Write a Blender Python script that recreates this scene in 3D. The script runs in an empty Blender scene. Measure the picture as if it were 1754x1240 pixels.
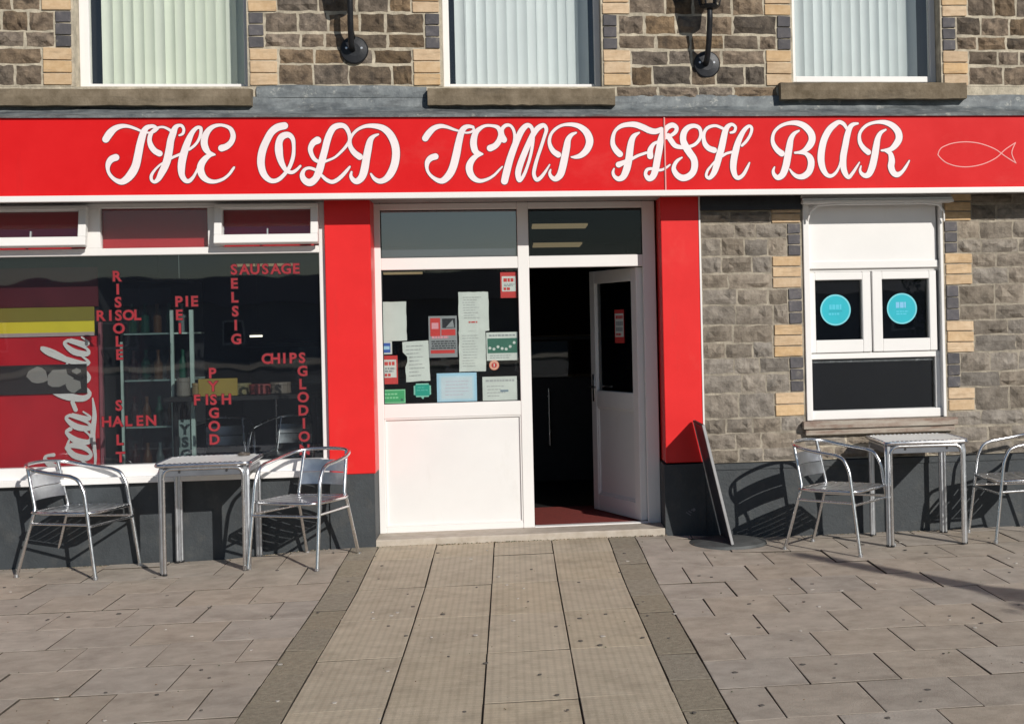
import bpy, bmesh, math, random
from mathutils import Vector, Matrix, Euler
random.seed(7)
S = bpy.context.scene
COL = S.collection

# ------------------------------------------------------------------ camera
CAM_H, CAM_D = 1.6, 10.3
yaw, roll = math.radians(7.65), 0.022
Fv = Vector((math.sin(yaw), math.cos(yaw), 0)); R0 = Vector((math.cos(yaw), -math.sin(yaw), 0)); Z = Vector((0, 0, 1))
Rv = R0*math.cos(roll) - Z*math.sin(roll); Uv = Z*math.cos(roll) + R0*math.sin(roll)
cd = bpy.data.cameras.new('camera'); cam = bpy.data.objects.new('camera', cd); COL.objects.link(cam)
cam.matrix_world = Matrix(((Rv.x, Uv.x, -Fv.x, 0), (Rv.y, Uv.y, -Fv.y, -CAM_D), (Rv.z, Uv.z, -Fv.z, CAM_H), (0, 0, 0, 1)))
cd.sensor_width = 36; cd.lens = 36*2420/1754; cd.shift_x = -0.184; cd.shift_y = -0.039
cd.clip_end = 500; S.camera = cam

# ------------------------------------------------------------------ light
w = bpy.data.worlds.new('World'); S.world = w; w.use_nodes = True
nt = w.node_tree; bg = nt.nodes['Background']
sky = nt.nodes.new('ShaderNodeTexSky'); sky.sky_type = 'NISHITA'; sky.sun_disc = False
TRAVEL = Vector((-.53, 1, -.53)).normalized()
sky.dust_density = .25; sky.ozone_density = 3.0; sky.sun_elevation = math.radians(25.1); sky.sun_rotation = math.radians(152.1)
nt.links.new(sky.outputs[0], bg.inputs[0]); bg.inputs[1].default_value = 0.055
sd = bpy.data.lights.new('sun', 'SUN'); sun = bpy.data.objects.new('sun', sd); COL.objects.link(sun)
sd.energy = 3.75; sd.angle = math.radians(.5); sd.color = (1, .955, .88)
sun.rotation_euler = TRAVEL.to_track_quat('-Z', 'Y').to_euler(); sun.location = (8, -16, 9)
S.view_settings.view_transform = 'Standard'; S.view_settings.look = 'None'; S.view_settings.exposure = 0; S.view_settings.gamma = 1
S.cycles.transparent_max_bounces = 24; S.cycles.max_bounces = 8

# ------------------------------------------------------------------ materials
MATS = {}
def mat(name, col, rough=.6, metal=0, var=.12, scale=6, bump=0, bscale=None, obj_rand=0, col2=None, emit=0, spec=.5, coat=0, sat=.1):
    if name in MATS: return MATS[name]
    m = bpy.data.materials.new(name); m.use_nodes = True; t = m.node_tree; n = t.nodes; L = t.links
    b = n['Principled BSDF']; b.inputs['Roughness'].default_value = rough; b.inputs['Metallic'].default_value = metal
    b.inputs['Specular IOR Level'].default_value = spec; b.inputs['Coat Weight'].default_value = coat
    tc = n.new('ShaderNodeTexCoord')
    geo = n.new('ShaderNodeNewGeometry')
    no = n.new('ShaderNodeTexNoise'); no.inputs['Scale'].default_value = scale; no.inputs['Detail'].default_value = 6; no.inputs['Roughness'].default_value = .65
    L.new(geo.outputs['Position'], no.inputs['Vector'])
    mx = n.new('ShaderNodeMix'); mx.data_type = 'RGBA'
    c2 = col2 or tuple(min(1, c*(1+var)) for c in col)
    c1 = tuple(c*(1-var) for c in col) if not col2 else col
    mx.inputs[6].default_value = (*c1, 1); mx.inputs[7].default_value = (*c2, 1)
    rp = n.new('ShaderNodeMapRange'); rp.inputs[1].default_value = .32; rp.inputs[2].default_value = .68
    L.new(no.outputs['Fac'], rp.inputs[0]); L.new(rp.outputs[0], mx.inputs[0])
    out = mx.outputs[2]
    if obj_rand:
        oi = n.new('ShaderNodeObjectInfo'); hs = n.new('ShaderNodeHueSaturation')
        r1 = n.new('ShaderNodeMapRange'); r1.inputs[3].default_value = 1-obj_rand; r1.inputs[4].default_value = 1+obj_rand
        L.new(oi.outputs['Random'], r1.inputs[0]); L.new(r1.outputs[0], hs.inputs['Value'])
        ml = n.new('ShaderNodeMath'); ml.operation = 'MULTIPLY'; ml.inputs[1].default_value = 7.31
        fr = n.new('ShaderNodeMath'); fr.operation = 'FRACT'
        L.new(oi.outputs['Random'], ml.inputs[0]); L.new(ml.outputs[0], fr.inputs[0])
        r2 = n.new('ShaderNodeMapRange'); r2.inputs[3].default_value = 1-sat; r2.inputs[4].default_value = 1+sat
        L.new(fr.outputs[0], r2.inputs[0]); L.new(r2.outputs[0], hs.inputs['Saturation'])
        L.new(out, hs.inputs['Color']); out = hs.outputs[0]
    L.new(out, b.inputs['Base Color'])
    # roughness wander
    rr = n.new('ShaderNodeMapRange'); rr.inputs[3].default_value = max(0, rough-.08); rr.inputs[4].default_value = min(1, rough+.1)
    L.new(no.outputs['Fac'], rr.inputs[0]); L.new(rr.outputs[0], b.inputs['Roughness'])
    if bump:
        n2 = n.new('ShaderNodeTexNoise'); n2.inputs['Scale'].default_value = bscale or scale*5; n2.inputs['Detail'].default_value = 8; n2.inputs['Roughness'].default_value = .7
        L.new(geo.outputs['Position'], n2.inputs['Vector'])
        bp = n.new('ShaderNodeBump'); bp.inputs['Strength'].default_value = 1; bp.inputs['Distance'].default_value = bump
        L.new(n2.outputs['Fac'], bp.inputs['Height']); L.new(bp.outputs[0], b.inputs['Normal'])
    if emit:
        b.inputs['Emission Color'].default_value = (*col, 1); b.inputs['Emission Strength'].default_value = emit
    MATS[name] = m; return m

def add_stain(m, col, scale=1.5, lo=.55, hi=.75, stretch=(1, 1, .25), amount=.6):
    """blotches of weathering with a shape of their own on top of a material"""
    t = m.node_tree; n = t.nodes; L = t.links; b = n['Principled BSDF']
    src = b.inputs['Base Color'].links[0].from_socket
    g = n.new('ShaderNodeNewGeometry'); mp = n.new('ShaderNodeMapping'); mp.inputs['Scale'].default_value = stretch
    no = n.new('ShaderNodeTexNoise'); no.inputs['Scale'].default_value = scale; no.inputs['Detail'].default_value = 9; no.inputs['Roughness'].default_value = .7
    L.new(g.outputs['Position'], mp.inputs[0]); L.new(mp.outputs[0], no.inputs['Vector'])
    r = n.new('ShaderNodeMapRange'); r.inputs[1].default_value = lo; r.inputs[2].default_value = hi; r.inputs[4].default_value = amount
    L.new(no.outputs['Fac'], r.inputs[0])
    mx = n.new('ShaderNodeMix'); mx.data_type = 'RGBA'; L.new(src, mx.inputs[6]); mx.inputs[7].default_value = (*col, 1)
    L.new(r.outputs[0], mx.inputs[0]); L.new(mx.outputs[2], b.inputs['Base Color'])
    return m

def glass(name, tint=(1, 1, 1), refl=1.0, film=0, filmcol=(.1, .1, .12), wob=0):
    m = bpy.data.materials.new(name); m.use_nodes = True; t = m.node_tree; n = t.nodes; L = t.links
    n.remove(n['Principled BSDF']); out = n['Material Output']
    tr = n.new('ShaderNodeBsdfTransparent'); tr.inputs[0].default_value = (*tint, 1)
    gl = n.new('ShaderNodeBsdfGlossy'); gl.inputs['Roughness'].default_value = .015
    fr = n.new('ShaderNodeFresnel'); fr.inputs['IOR'].default_value = 1.55
    mu = n.new('ShaderNodeMath'); mu.operation = 'MULTIPLY'; mu.inputs[1].default_value = refl; mu.use_clamp = True
    L.new(fr.outputs[0], mu.inputs[0])
    df = n.new('ShaderNodeBsdfDiffuse'); df.inputs[0].default_value = (*filmcol, 1)
    m0 = n.new('ShaderNodeMixShader'); L.new(tr.outputs[0], m0.inputs[1]); L.new(df.outputs[0], m0.inputs[2])
    no = n.new('ShaderNodeTexNoise'); no.inputs['Scale'].default_value = 3; no.inputs['Detail'].default_value = 5
    g = n.new('ShaderNodeNewGeometry'); L.new(g.outputs['Position'], no.inputs['Vector'])
    mr = n.new('ShaderNodeMapRange'); mr.inputs[3].default_value = film*.7; mr.inputs[4].default_value = film*1.3
    L.new(no.outputs['Fac'], mr.inputs[0]); L.new(mr.outputs[0], m0.inputs[0])
    mx = n.new('ShaderNodeMixShader'); L.new(mu.outputs[0], mx.inputs[0]); L.new(m0.outputs[0], mx.inputs[1]); L.new(gl.outputs[0], mx.inputs[2])
    if wob:
        n3 = n.new('ShaderNodeTexNoise'); n3.inputs['Scale'].default_value = 1.6
        L.new(g.outputs['Position'], n3.inputs['Vector'])
        bp = n.new('ShaderNodeBump'); bp.inputs['Distance'].default_value = wob; L.new(n3.outputs['Fac'], bp.inputs['Height']); L.new(bp.outputs[0], gl.inputs['Normal'])
    L.new(mx.outputs[0], out.inputs[0]); MATS[name] = m; return m

M_RED = mat('red_sign_paint', (.63, .010, .012), .34, var=.06, scale=2, col2=(.70, .016, .018), spec=.16, bump=.0006, bscale=7)
add_stain(M_RED, (.72, .13, .11), 1.3, .58, .82, (1, 1, 1.6), .28)
add_stain(M_RED, (.40, .02, .02), 5, .58, .8, (1, 1, .12), .35)
M_REDP = mat('red_pillar_paint', (.74, .022, .022), .38, var=.05, scale=2.5, bump=.0008, bscale=60, spec=.3)
add_stain(M_REDP, (.75, .12, .09), 2.2, .57, .8, (1, 1, .6), .42)
add_stain(M_REDP, (.45, .05, .04), 7, .60, .8, (1, 1, .15), .35)
M_WHITE = mat('white_plastic', (.83, .81, .79), .35, var=.02, scale=2)
add_stain(M_WHITE, (.6, .56, .5), 2.5, .62, .9, (1, 1, .3), .3)
M_WPANEL = mat('white_panel', (.80, .785, .77), .4, var=.03, scale=1.5)
add_stain(M_WPANEL, (.58, .54, .48), 5, .60, .85, (1, 1, .4), .35)
M_LET = mat('white_lettering', (.86, .77, .78), .45, var=.04, scale=5)
M_LETO = mat('dark_lettering_edge', (.17, .012, .02), .5)
M_MORTAR = mat('mortar', (.50, .44, .34), .95, var=.35, scale=11, bump=.010, bscale=45)
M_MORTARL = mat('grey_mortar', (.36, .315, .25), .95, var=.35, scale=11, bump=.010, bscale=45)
M_STONE = mat('grey_brown_stone', (.175, .148, .12), .92, var=.5, scale=13, bump=.022, bscale=22, obj_rand=.24, col2=(.345, .30, .25), sat=.2)
add_stain(M_STONE, (.06, .052, .045), 9, .56, .72, (1, 1, 1), .5)
M_STONEU = mat('dark_brown_stone', (.085, .062, .045), .92, var=.5, scale=14, bump=.02, bscale=24, obj_rand=.38, col2=(.27, .205, .145), sat=.3)
add_stain(M_STONE, (.40, .36, .28), 14, .60, .72, (1, 1, 1), .5)
add_stain(M_STONEU, (.38, .33, .25), 13, .62, .74, (1, 1, 1), .5)
add_stain(M_STONEU, (.035, .03, .026), 8, .52, .66, (1, 1, 1), .7)
M_YBRICK = mat('buff_brick', (.56, .38, .215), .85, var=.2, scale=20, bump=.003, bscale=90, obj_rand=.07, col2=(.68, .50, .315), sat=.12)
add_stain(M_YBRICK, (.34, .24, .15), 18, .5, .7, (.3, 1, 2.5), .7)
M_BBRICK = mat('blue_brick', (.065, .062, .07), .7, var=.3, scale=20, bump=.003, bscale=80, obj_rand=.2, col2=(.12, .11, .115))
add_stain(M_BBRICK, (.30, .27, .22), 20, .58, .72, (1, 1, 1), .5)
M_PLINTH = mat('dark_grey_masonry_paint', (.040, .047, .053), .6, var=.18, scale=5, bump=.004, bscale=40)
add_stain(M_PLINTH, (.13, .125, .11), 6, .52, .8, (1, 1, .8), .5)
M_LEAD = mat('lead_flashing', (.10, .115, .125), .55, var=.5, scale=9, bump=.006, bscale=24, col2=(.24, .26, .265))
add_stain(M_LEAD, (.45, .45, .41), 16, .58, .68, (1, 1, 1), .75)
add_stain(M_LEAD, (.05, .055, .06), 7, .50, .66, (.5, 1, 2), .7)
M_SILL = mat('weathered_stone_sill', (.12, .09, .055), .9, var=.4, scale=8, bump=.006, bscale=45, col2=(.25, .20, .14))
add_stain(M_SILL, (.04, .035, .03), 4, .52, .7, (.4, 1, 2), .6)
M_STEP = mat('door_step_stone', (.42, .36, .29), .85, var=.2, scale=12, bump=.003, bscale=90, col2=(.55, .49, .42))
M_SLAB = mat('paving_slab', (.37, .315, .26), .85, var=.16, scale=7, bump=.0035, bscale=85, obj_rand=.07, col2=(.50, .435, .365), sat=.15)
add_stain(M_SLAB, (.15, .125, .10), 3.2, .50, .75, (1, 1, 1), .5)
add_stain(M_SLAB, (.46, .42, .36), 45, .62, .70, (1, 1, 1), .45)
add_stain(M_SLAB, (.08, .07, .06), 60, .64, .72, (1, 1, 1), .5)
M_SLABC = mat('entrance_slab', (.48, .405, .295), .85, var=.12, scale=9, bump=.003, bscale=80, obj_rand=.04, col2=(.60, .51, .385), sat=.05)
add_stain(M_SLABC, (.19, .155, .115), 3, .50, .78, (1, 1, 1), .5)
add_stain(M_SLABC, (.12, .10, .08), 50, .63, .72, (1, 1, 1), .45)
def add_ribs(m, period=.034, amt=.16):
    t = m.node_tree; n = t.nodes; L = t.links; b = n['Principled BSDF']; src = b.inputs['Base Color'].links[0].from_socket
    g = n.new('ShaderNodeNewGeometry'); sp = n.new('ShaderNodeSeparateXYZ'); L.new(g.outputs['Position'], sp.inputs[0]); prev = None
    for ax in (0, 1):
        mu = n.new('ShaderNodeMath'); mu.operation = 'MULTIPLY'; mu.inputs[1].default_value = 6.2832/period; L.new(sp.outputs[ax], mu.inputs[0])
        sn = n.new('ShaderNodeMath'); sn.operation = 'SINE'; L.new(mu.outputs[0], sn.inputs[0])
        mr = n.new('ShaderNodeMapRange'); mr.inputs[1].default_value = -1; mr.inputs[2].default_value = .2; mr.inputs[3].default_value = 1-amt*(1 if ax == 0 else .6); mr.inputs[4].default_value = 1.0; L.new(sn.outputs[0], mr.inputs[0])
        if prev:
            m2 = n.new('ShaderNodeMath'); m2.operation = 'MULTIPLY'; L.new(prev, m2.inputs[0]); L.new(mr.outputs[0], m2.inputs[1]); prev = m2.outputs[0]
        else: prev = mr.outputs[0]
    hs = n.new('ShaderNodeHueSaturation'); L.new(src, hs.inputs['Color']); L.new(prev, hs.inputs['Value']); L.new(hs.outputs[0], b.inputs['Base Color'])
add_ribs(M_SLABC, .036, .11)
M_STRIP = mat('textured_strip', (.25, .215, .16), .9, var=.3, scale=30, bump=.008, bscale=55, obj_rand=.06, col2=(.38, .33, .25))
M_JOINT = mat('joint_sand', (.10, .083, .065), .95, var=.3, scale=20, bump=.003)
M_ALU = mat('brushed_aluminium', (.74, .74, .75), .24, 1, var=.07, scale=30)
M_ALUD = mat('dull_aluminium', (.62, .64, .67), .36, 1, var=.1, scale=20, bump=.0006, bscale=60)
M_RUB = mat('black_rubber', (.02, .02, .022), .7)
M_SIGNP = mat('sign_panel_navy', (.035, .037, .05), .3, var=.35, scale=7)
M_BASE = mat('rubber_sign_base', (.085, .09, .09), .6, var=.25, scale=10, bump=.002)
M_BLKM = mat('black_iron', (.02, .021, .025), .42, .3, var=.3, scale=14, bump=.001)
M_BOLT = mat('bright_bolt', (.8, .8, .82), .3, .8)
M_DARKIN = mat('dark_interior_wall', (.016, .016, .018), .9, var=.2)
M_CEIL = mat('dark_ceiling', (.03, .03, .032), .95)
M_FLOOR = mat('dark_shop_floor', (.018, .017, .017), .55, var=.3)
M_MAT = mat('red_entrance_mat', (.21, .028, .02), .95, var=.2, scale=40, bump=.004, bscale=150)
M_BLIND = mat('pale_fabric_blind', (.76, .80, .69), .8, var=.04, scale=4, obj_rand=.05)
M_BLINDB = mat('white_fabric_blind', (.76, .81, .81), .8, var=.03, scale=4, obj_rand=.05)
M_REDB = mat('red_window_board', (.5, .012, .022), .5, var=.05)
M_PAPER = mat('white_paper', (.68, .70, .66), .8, var=.06, scale=8, bump=.002, bscale=12)
M_INK = mat('grey_ink', (.42, .42, .42), .8)
M_GLASS = glass('window_glass', (.885, .905, .91), 1.4, .014, (.18, .22, .32), .0016)
M_GLASSC = glass('clear_glass', (.95, .97, .97), 1.1, .004, (.3, .33, .4), .0006)
M_GLASSR = glass('dark_fanlight_glass', (.8, .83, .85), .55, .004, (.2, .22, .3), .0005)
M_SKYSHEEN = glass('painted_sheen_fanlight_glass', (.5, .53, .58), 5.2, .3, (.17, .19, .24), .0005)  # grey diffuse layer and boosted gloss stand in for reflected sky
M_GLASSU = glass('upper_window_glass', (.97, .98, .98), 1.2, .01, (.5, .5, .5))

# ------------------------------------------------------------------ mesh helpers
def link(name, me, parent=None, loc=(0, 0, 0)):
    o = bpy.data.objects.new(name, me); COL.objects.link(o); o.location = loc
    if parent: o.parent = parent
    return o
def meta(o, label=None, cat=None, group=None, kind=None):
    if label: o['label'] = label
    if cat: o['category'] = cat
    if group: o['group'] = group
    if kind: o['kind'] = kind
    return o
def empty(name, loc=(0, 0, 0), rz=0):
    o = bpy.data.objects.new(name, None); COL.objects.link(o); o.location = loc; o.rotation_euler = (0, 0, rz); o.empty_display_size = .1
    return o
class MB:
    """collects shapes into one mesh; each shape may carry its own material"""
    def __init__(s): s.v = []; s.f = []; s.mi = []; s.mats = []; s.sm = []
    def mi_(s, m):
        if m not in s.mats: s.mats.append(m)
        return s.mats.index(m)
    def add(s, vs, fs, m, smooth=False):
        k = len(s.v); s.v += [tuple(v) for v in vs]; i = s.mi_(m)
        for f in fs: s.f.append([k+a for a in f]); s.mi.append(i); s.sm.append(smooth)
    def box(s, x0, x1, y0, y1, z0, z1, m, bev=0):
        if bev <= 0:
            vs = [(x0, y0, z0), (x1, y0, z0), (x1, y1, z0), (x0, y1, z0), (x0, y0, z1), (x1, y0, z1), (x1, y1, z1), (x0, y1, z1)]
            s.add(vs, [(0, 3, 2, 1), (4, 5, 6, 7), (0, 1, 5, 4), (1, 2, 6, 5), (2, 3, 7, 6), (3, 0, 4, 7)], m); return s
        bm = bmesh.new(); r = bmesh.ops.create_cube(bm, size=1)
        for v in bm.verts: v.co = Vector(((x0+x1)/2+v.co.x*(x1-x0), (y0+y1)/2+v.co.y*(y1-y0), (z0+z1)/2+v.co.z*(z1-z0)))
        bmesh.ops.bevel(bm, geom=bm.edges[:], offset=bev, segments=1 if bev < .006 else 2, affect='EDGES', profile=.6)
        s.from_bm(bm, m); return s
    def from_bm(s, bm, m, smooth=False):
        bm.verts.index_update(); bmesh.ops.recalc_face_normals(bm, faces=bm.faces[:])
        s.add([v.co[:] for v in bm.verts], [[v.index for v in f.verts] for f in bm.faces], m, smooth); bm.free()
    def poly(s, pts, d, m):
        """prism: list of 3D pts (planar), extruded by vector d"""
        n = len(pts); d = Vector(d); a = [Vector(p) for p in pts]; b = [p+d for p in a]
        s.add(a+b, [list(range(n))[::-1], list(range(n, 2*n))] + [(i, (i+1) % n, n+(i+1) % n, n+i) for i in range(n)], m); return s
    def tube(s, pts, r, m, seg=10, caps=True, fillet=0, closed=False, flat=1.0):
        P = [Vector(p) for p in pts]
        if fillet:
            Q = [P[0]]
            for i in range(1, len(P)-1):
                a, b, c = P[i-1], P[i], P[i+1]; d1 = (a-b); d2 = (c-b); L = min(fillet, d1.length*.45, d2.length*.45)
                p0 = b+d1.normalized()*L; p1 = b+d2.normalized()*L
                for k in range(6):
                    t = k/5; Q.append(p0*(1-t)**2 + b*2*t*(1-t) + p1*t*t)
            Q.append(P[-1]); P = Q
        vs = []; fs = []; n = len(P); up = None
        for i, p in enumerate(P):
            if closed: tg = (P[(i+1) % n]-P[i-1]).normalized()
            else: tg = (P[min(i+1, n-1)]-P[max(i-1, 0)]).normalized()
            if up is None:
                up = Vector((0, 0, 1)) if abs(tg.z) < .9 else Vector((0, 1, 0))
            up = (up-tg*up.dot(tg)).normalized(); sd_ = tg.cross(up)
            rr = r[i] if isinstance(r, (list, tuple)) else r
            for k in range(seg):
                a = 2*math.pi*k/seg; vs.append(p + up*math.cos(a)*rr*flat + sd_*math.sin(a)*rr)
        for i in range(n if closed else n-1):
            j = (i+1) % n
            for k in range(seg):
                k2 = (k+1) % seg; fs.append((i*seg+k, i*seg+k2, j*seg+k2, j*seg+k))
        if caps and not closed: fs += [list(range(seg))[::-1], [(n-1)*seg+k for k in range(seg)]]
        s.add(vs, fs, m, True); return s
    def disc(s, c, prof, m, seg=40, axis='z'):
        """lathe: prof = [(r, h), ...] about the axis through c"""
        vs = []; fs = []; n = len(prof)
        for (r, h) in prof:
            for k in range(seg):
                a = 2*math.pi*k/seg
                if axis == 'z': vs.append((c[0]+r*math.cos(a), c[1]+r*math.sin(a), c[2]+h))
                else: vs.append((c[0]+r*math.cos(a), c[1]-h, c[2]+r*math.sin(a)))
        for i in range(n-1):
            for k in range(seg): fs.append((i*seg+k, i*seg+(k+1) % seg, (i+1)*seg+(k+1) % seg, (i+1)*seg+k))
        fs += [list(range(seg))[::-1], [(n-1)*seg+k for k in range(seg)]]
        s.add(vs, fs, m, False); return s
    def mesh(s, name='m'):
        me = bpy.data.meshes.new(name); me.from_pydata(s.v, [], s.f)
        for m in s.mats: me.materials.append(m)
        me.polygons.foreach_set('material_index', s.mi); me.polygons.foreach_set('use_smooth', s.sm)
        me.update()
        if any(s.sm): me.set_sharp_from_angle(angle=math.radians(40))
        return me
    def build(s, name, parent=None, loc=(0, 0, 0)): return link(name, s.mesh(name), parent, loc)

def gz(x, y):
    """height of the pavement: a slight rise towards the doorway"""
    def sm(t): t = max(0, min(1, t)); return t*t*(3-2*t)
    sx = sm((x+2.2)/.9)*sm((1.75-x)/.7); sy = sm(1+y/1.7)
    return .05*sx*sy

def catmull(pts, per=6):
    out = []; n = len(pts)
    for i in range(n-1):
        p0 = pts[max(i-1, 0)]; p1 = pts[i]; p2 = pts[i+1]; p3 = pts[min(i+2, n-1)]
        for k in range(per):
            t = k/per
            out.append([.5*((2*p1[j]) + (-p0[j]+p2[j])*t + (2*p0[j]-5*p1[j]+4*p2[j]-p3[j])*t*t + (-p0[j]+3*p1[j]-3*p2[j]+p3[j])*t**3) for j in range(len(p1))])
    out.append(list(pts[-1])); return out
def brush(mb, stroke, y, m, grow=0, per=6, step=.00004, xf=None):
    """one painted stroke of changing width in the x-z plane; crossings are kept apart by a hair"""
    P = catmull(stroke, per); n = len(P); vs = []; fs = []
    xf = xf or (lambda x, z: (x, z))
    for i, (x, z, wd) in enumerate(P):
        a = P[max(i-1, 0)]; b = P[min(i+1, n-1)]; dx, dz = b[0]-a[0], b[1]-a[1]; l = math.hypot(dx, dz) or 1
        h = max(wd, .004)/2+grow; nx, nz = -dz/l*h, dx/l*h; yy = y-step*i
        A = xf(x+nx, z+nz); B = xf(x-nx, z-nz)
        vs += [(A[0], yy, A[1]), (B[0], yy, B[1])]
    for i in range(n-1): fs.append((2*i, 2*i+2, 2*i+3, 2*i+1))
    k = len(vs)
    for (i, sg) in ((0, -1), (n-1, 1)):
        x, z, wd = P[i]; a = P[max(i-1, 0)]; b = P[min(i+1, n-1)]; ang = math.atan2(b[1]-a[1], b[0]-a[0]) + (math.pi if sg < 0 else 0)
        h = max(wd, .004)/2+grow; st = len(vs); yy = y-step*i-(.00002 if sg > 0 else -.00002)
        pts = []
        for q in range(9):
            t = ang-math.pi/2+math.pi*q/8; A = xf(x+h*math.cos(t), z+h*math.sin(t)); pts.append((A[0], yy, A[1]))
        vs += pts; fs.append(list(range(st, st+9)))
    mb.add(vs, fs, m)
FONT_CACHE = {}
def text_mesh(txt, size, m, bold=.0, shear=0, thick=0):
    cu = bpy.data.curves.new('t', 'FONT'); cu.body = txt; cu.size = size; cu.offset = bold; cu.shear = shear; cu.extrude = thick
    cu.align_x = 'CENTER'; cu.align_y = 'CENTER'; cu.resolution_u = 3
    o = bpy.data.objects.new('t', cu); COL.objects.link(o); dg = bpy.context.evaluated_depsgraph_get()
    me = bpy.data.meshes.new_from_object(o.evaluated_get(dg)); bpy.data.objects.remove(o); bpy.data.curves.remove(cu)
    me.materials.clear(); me.materials.append(m); return me
def text(txt, size, m, loc, parent, name='lettering', bold=.0, shear=0, roty=0):
    o = link(name, text_mesh(txt, size, m, bold, shear), parent, loc); o.rotation_euler = (math.pi/2, roty, 0); return o
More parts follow.
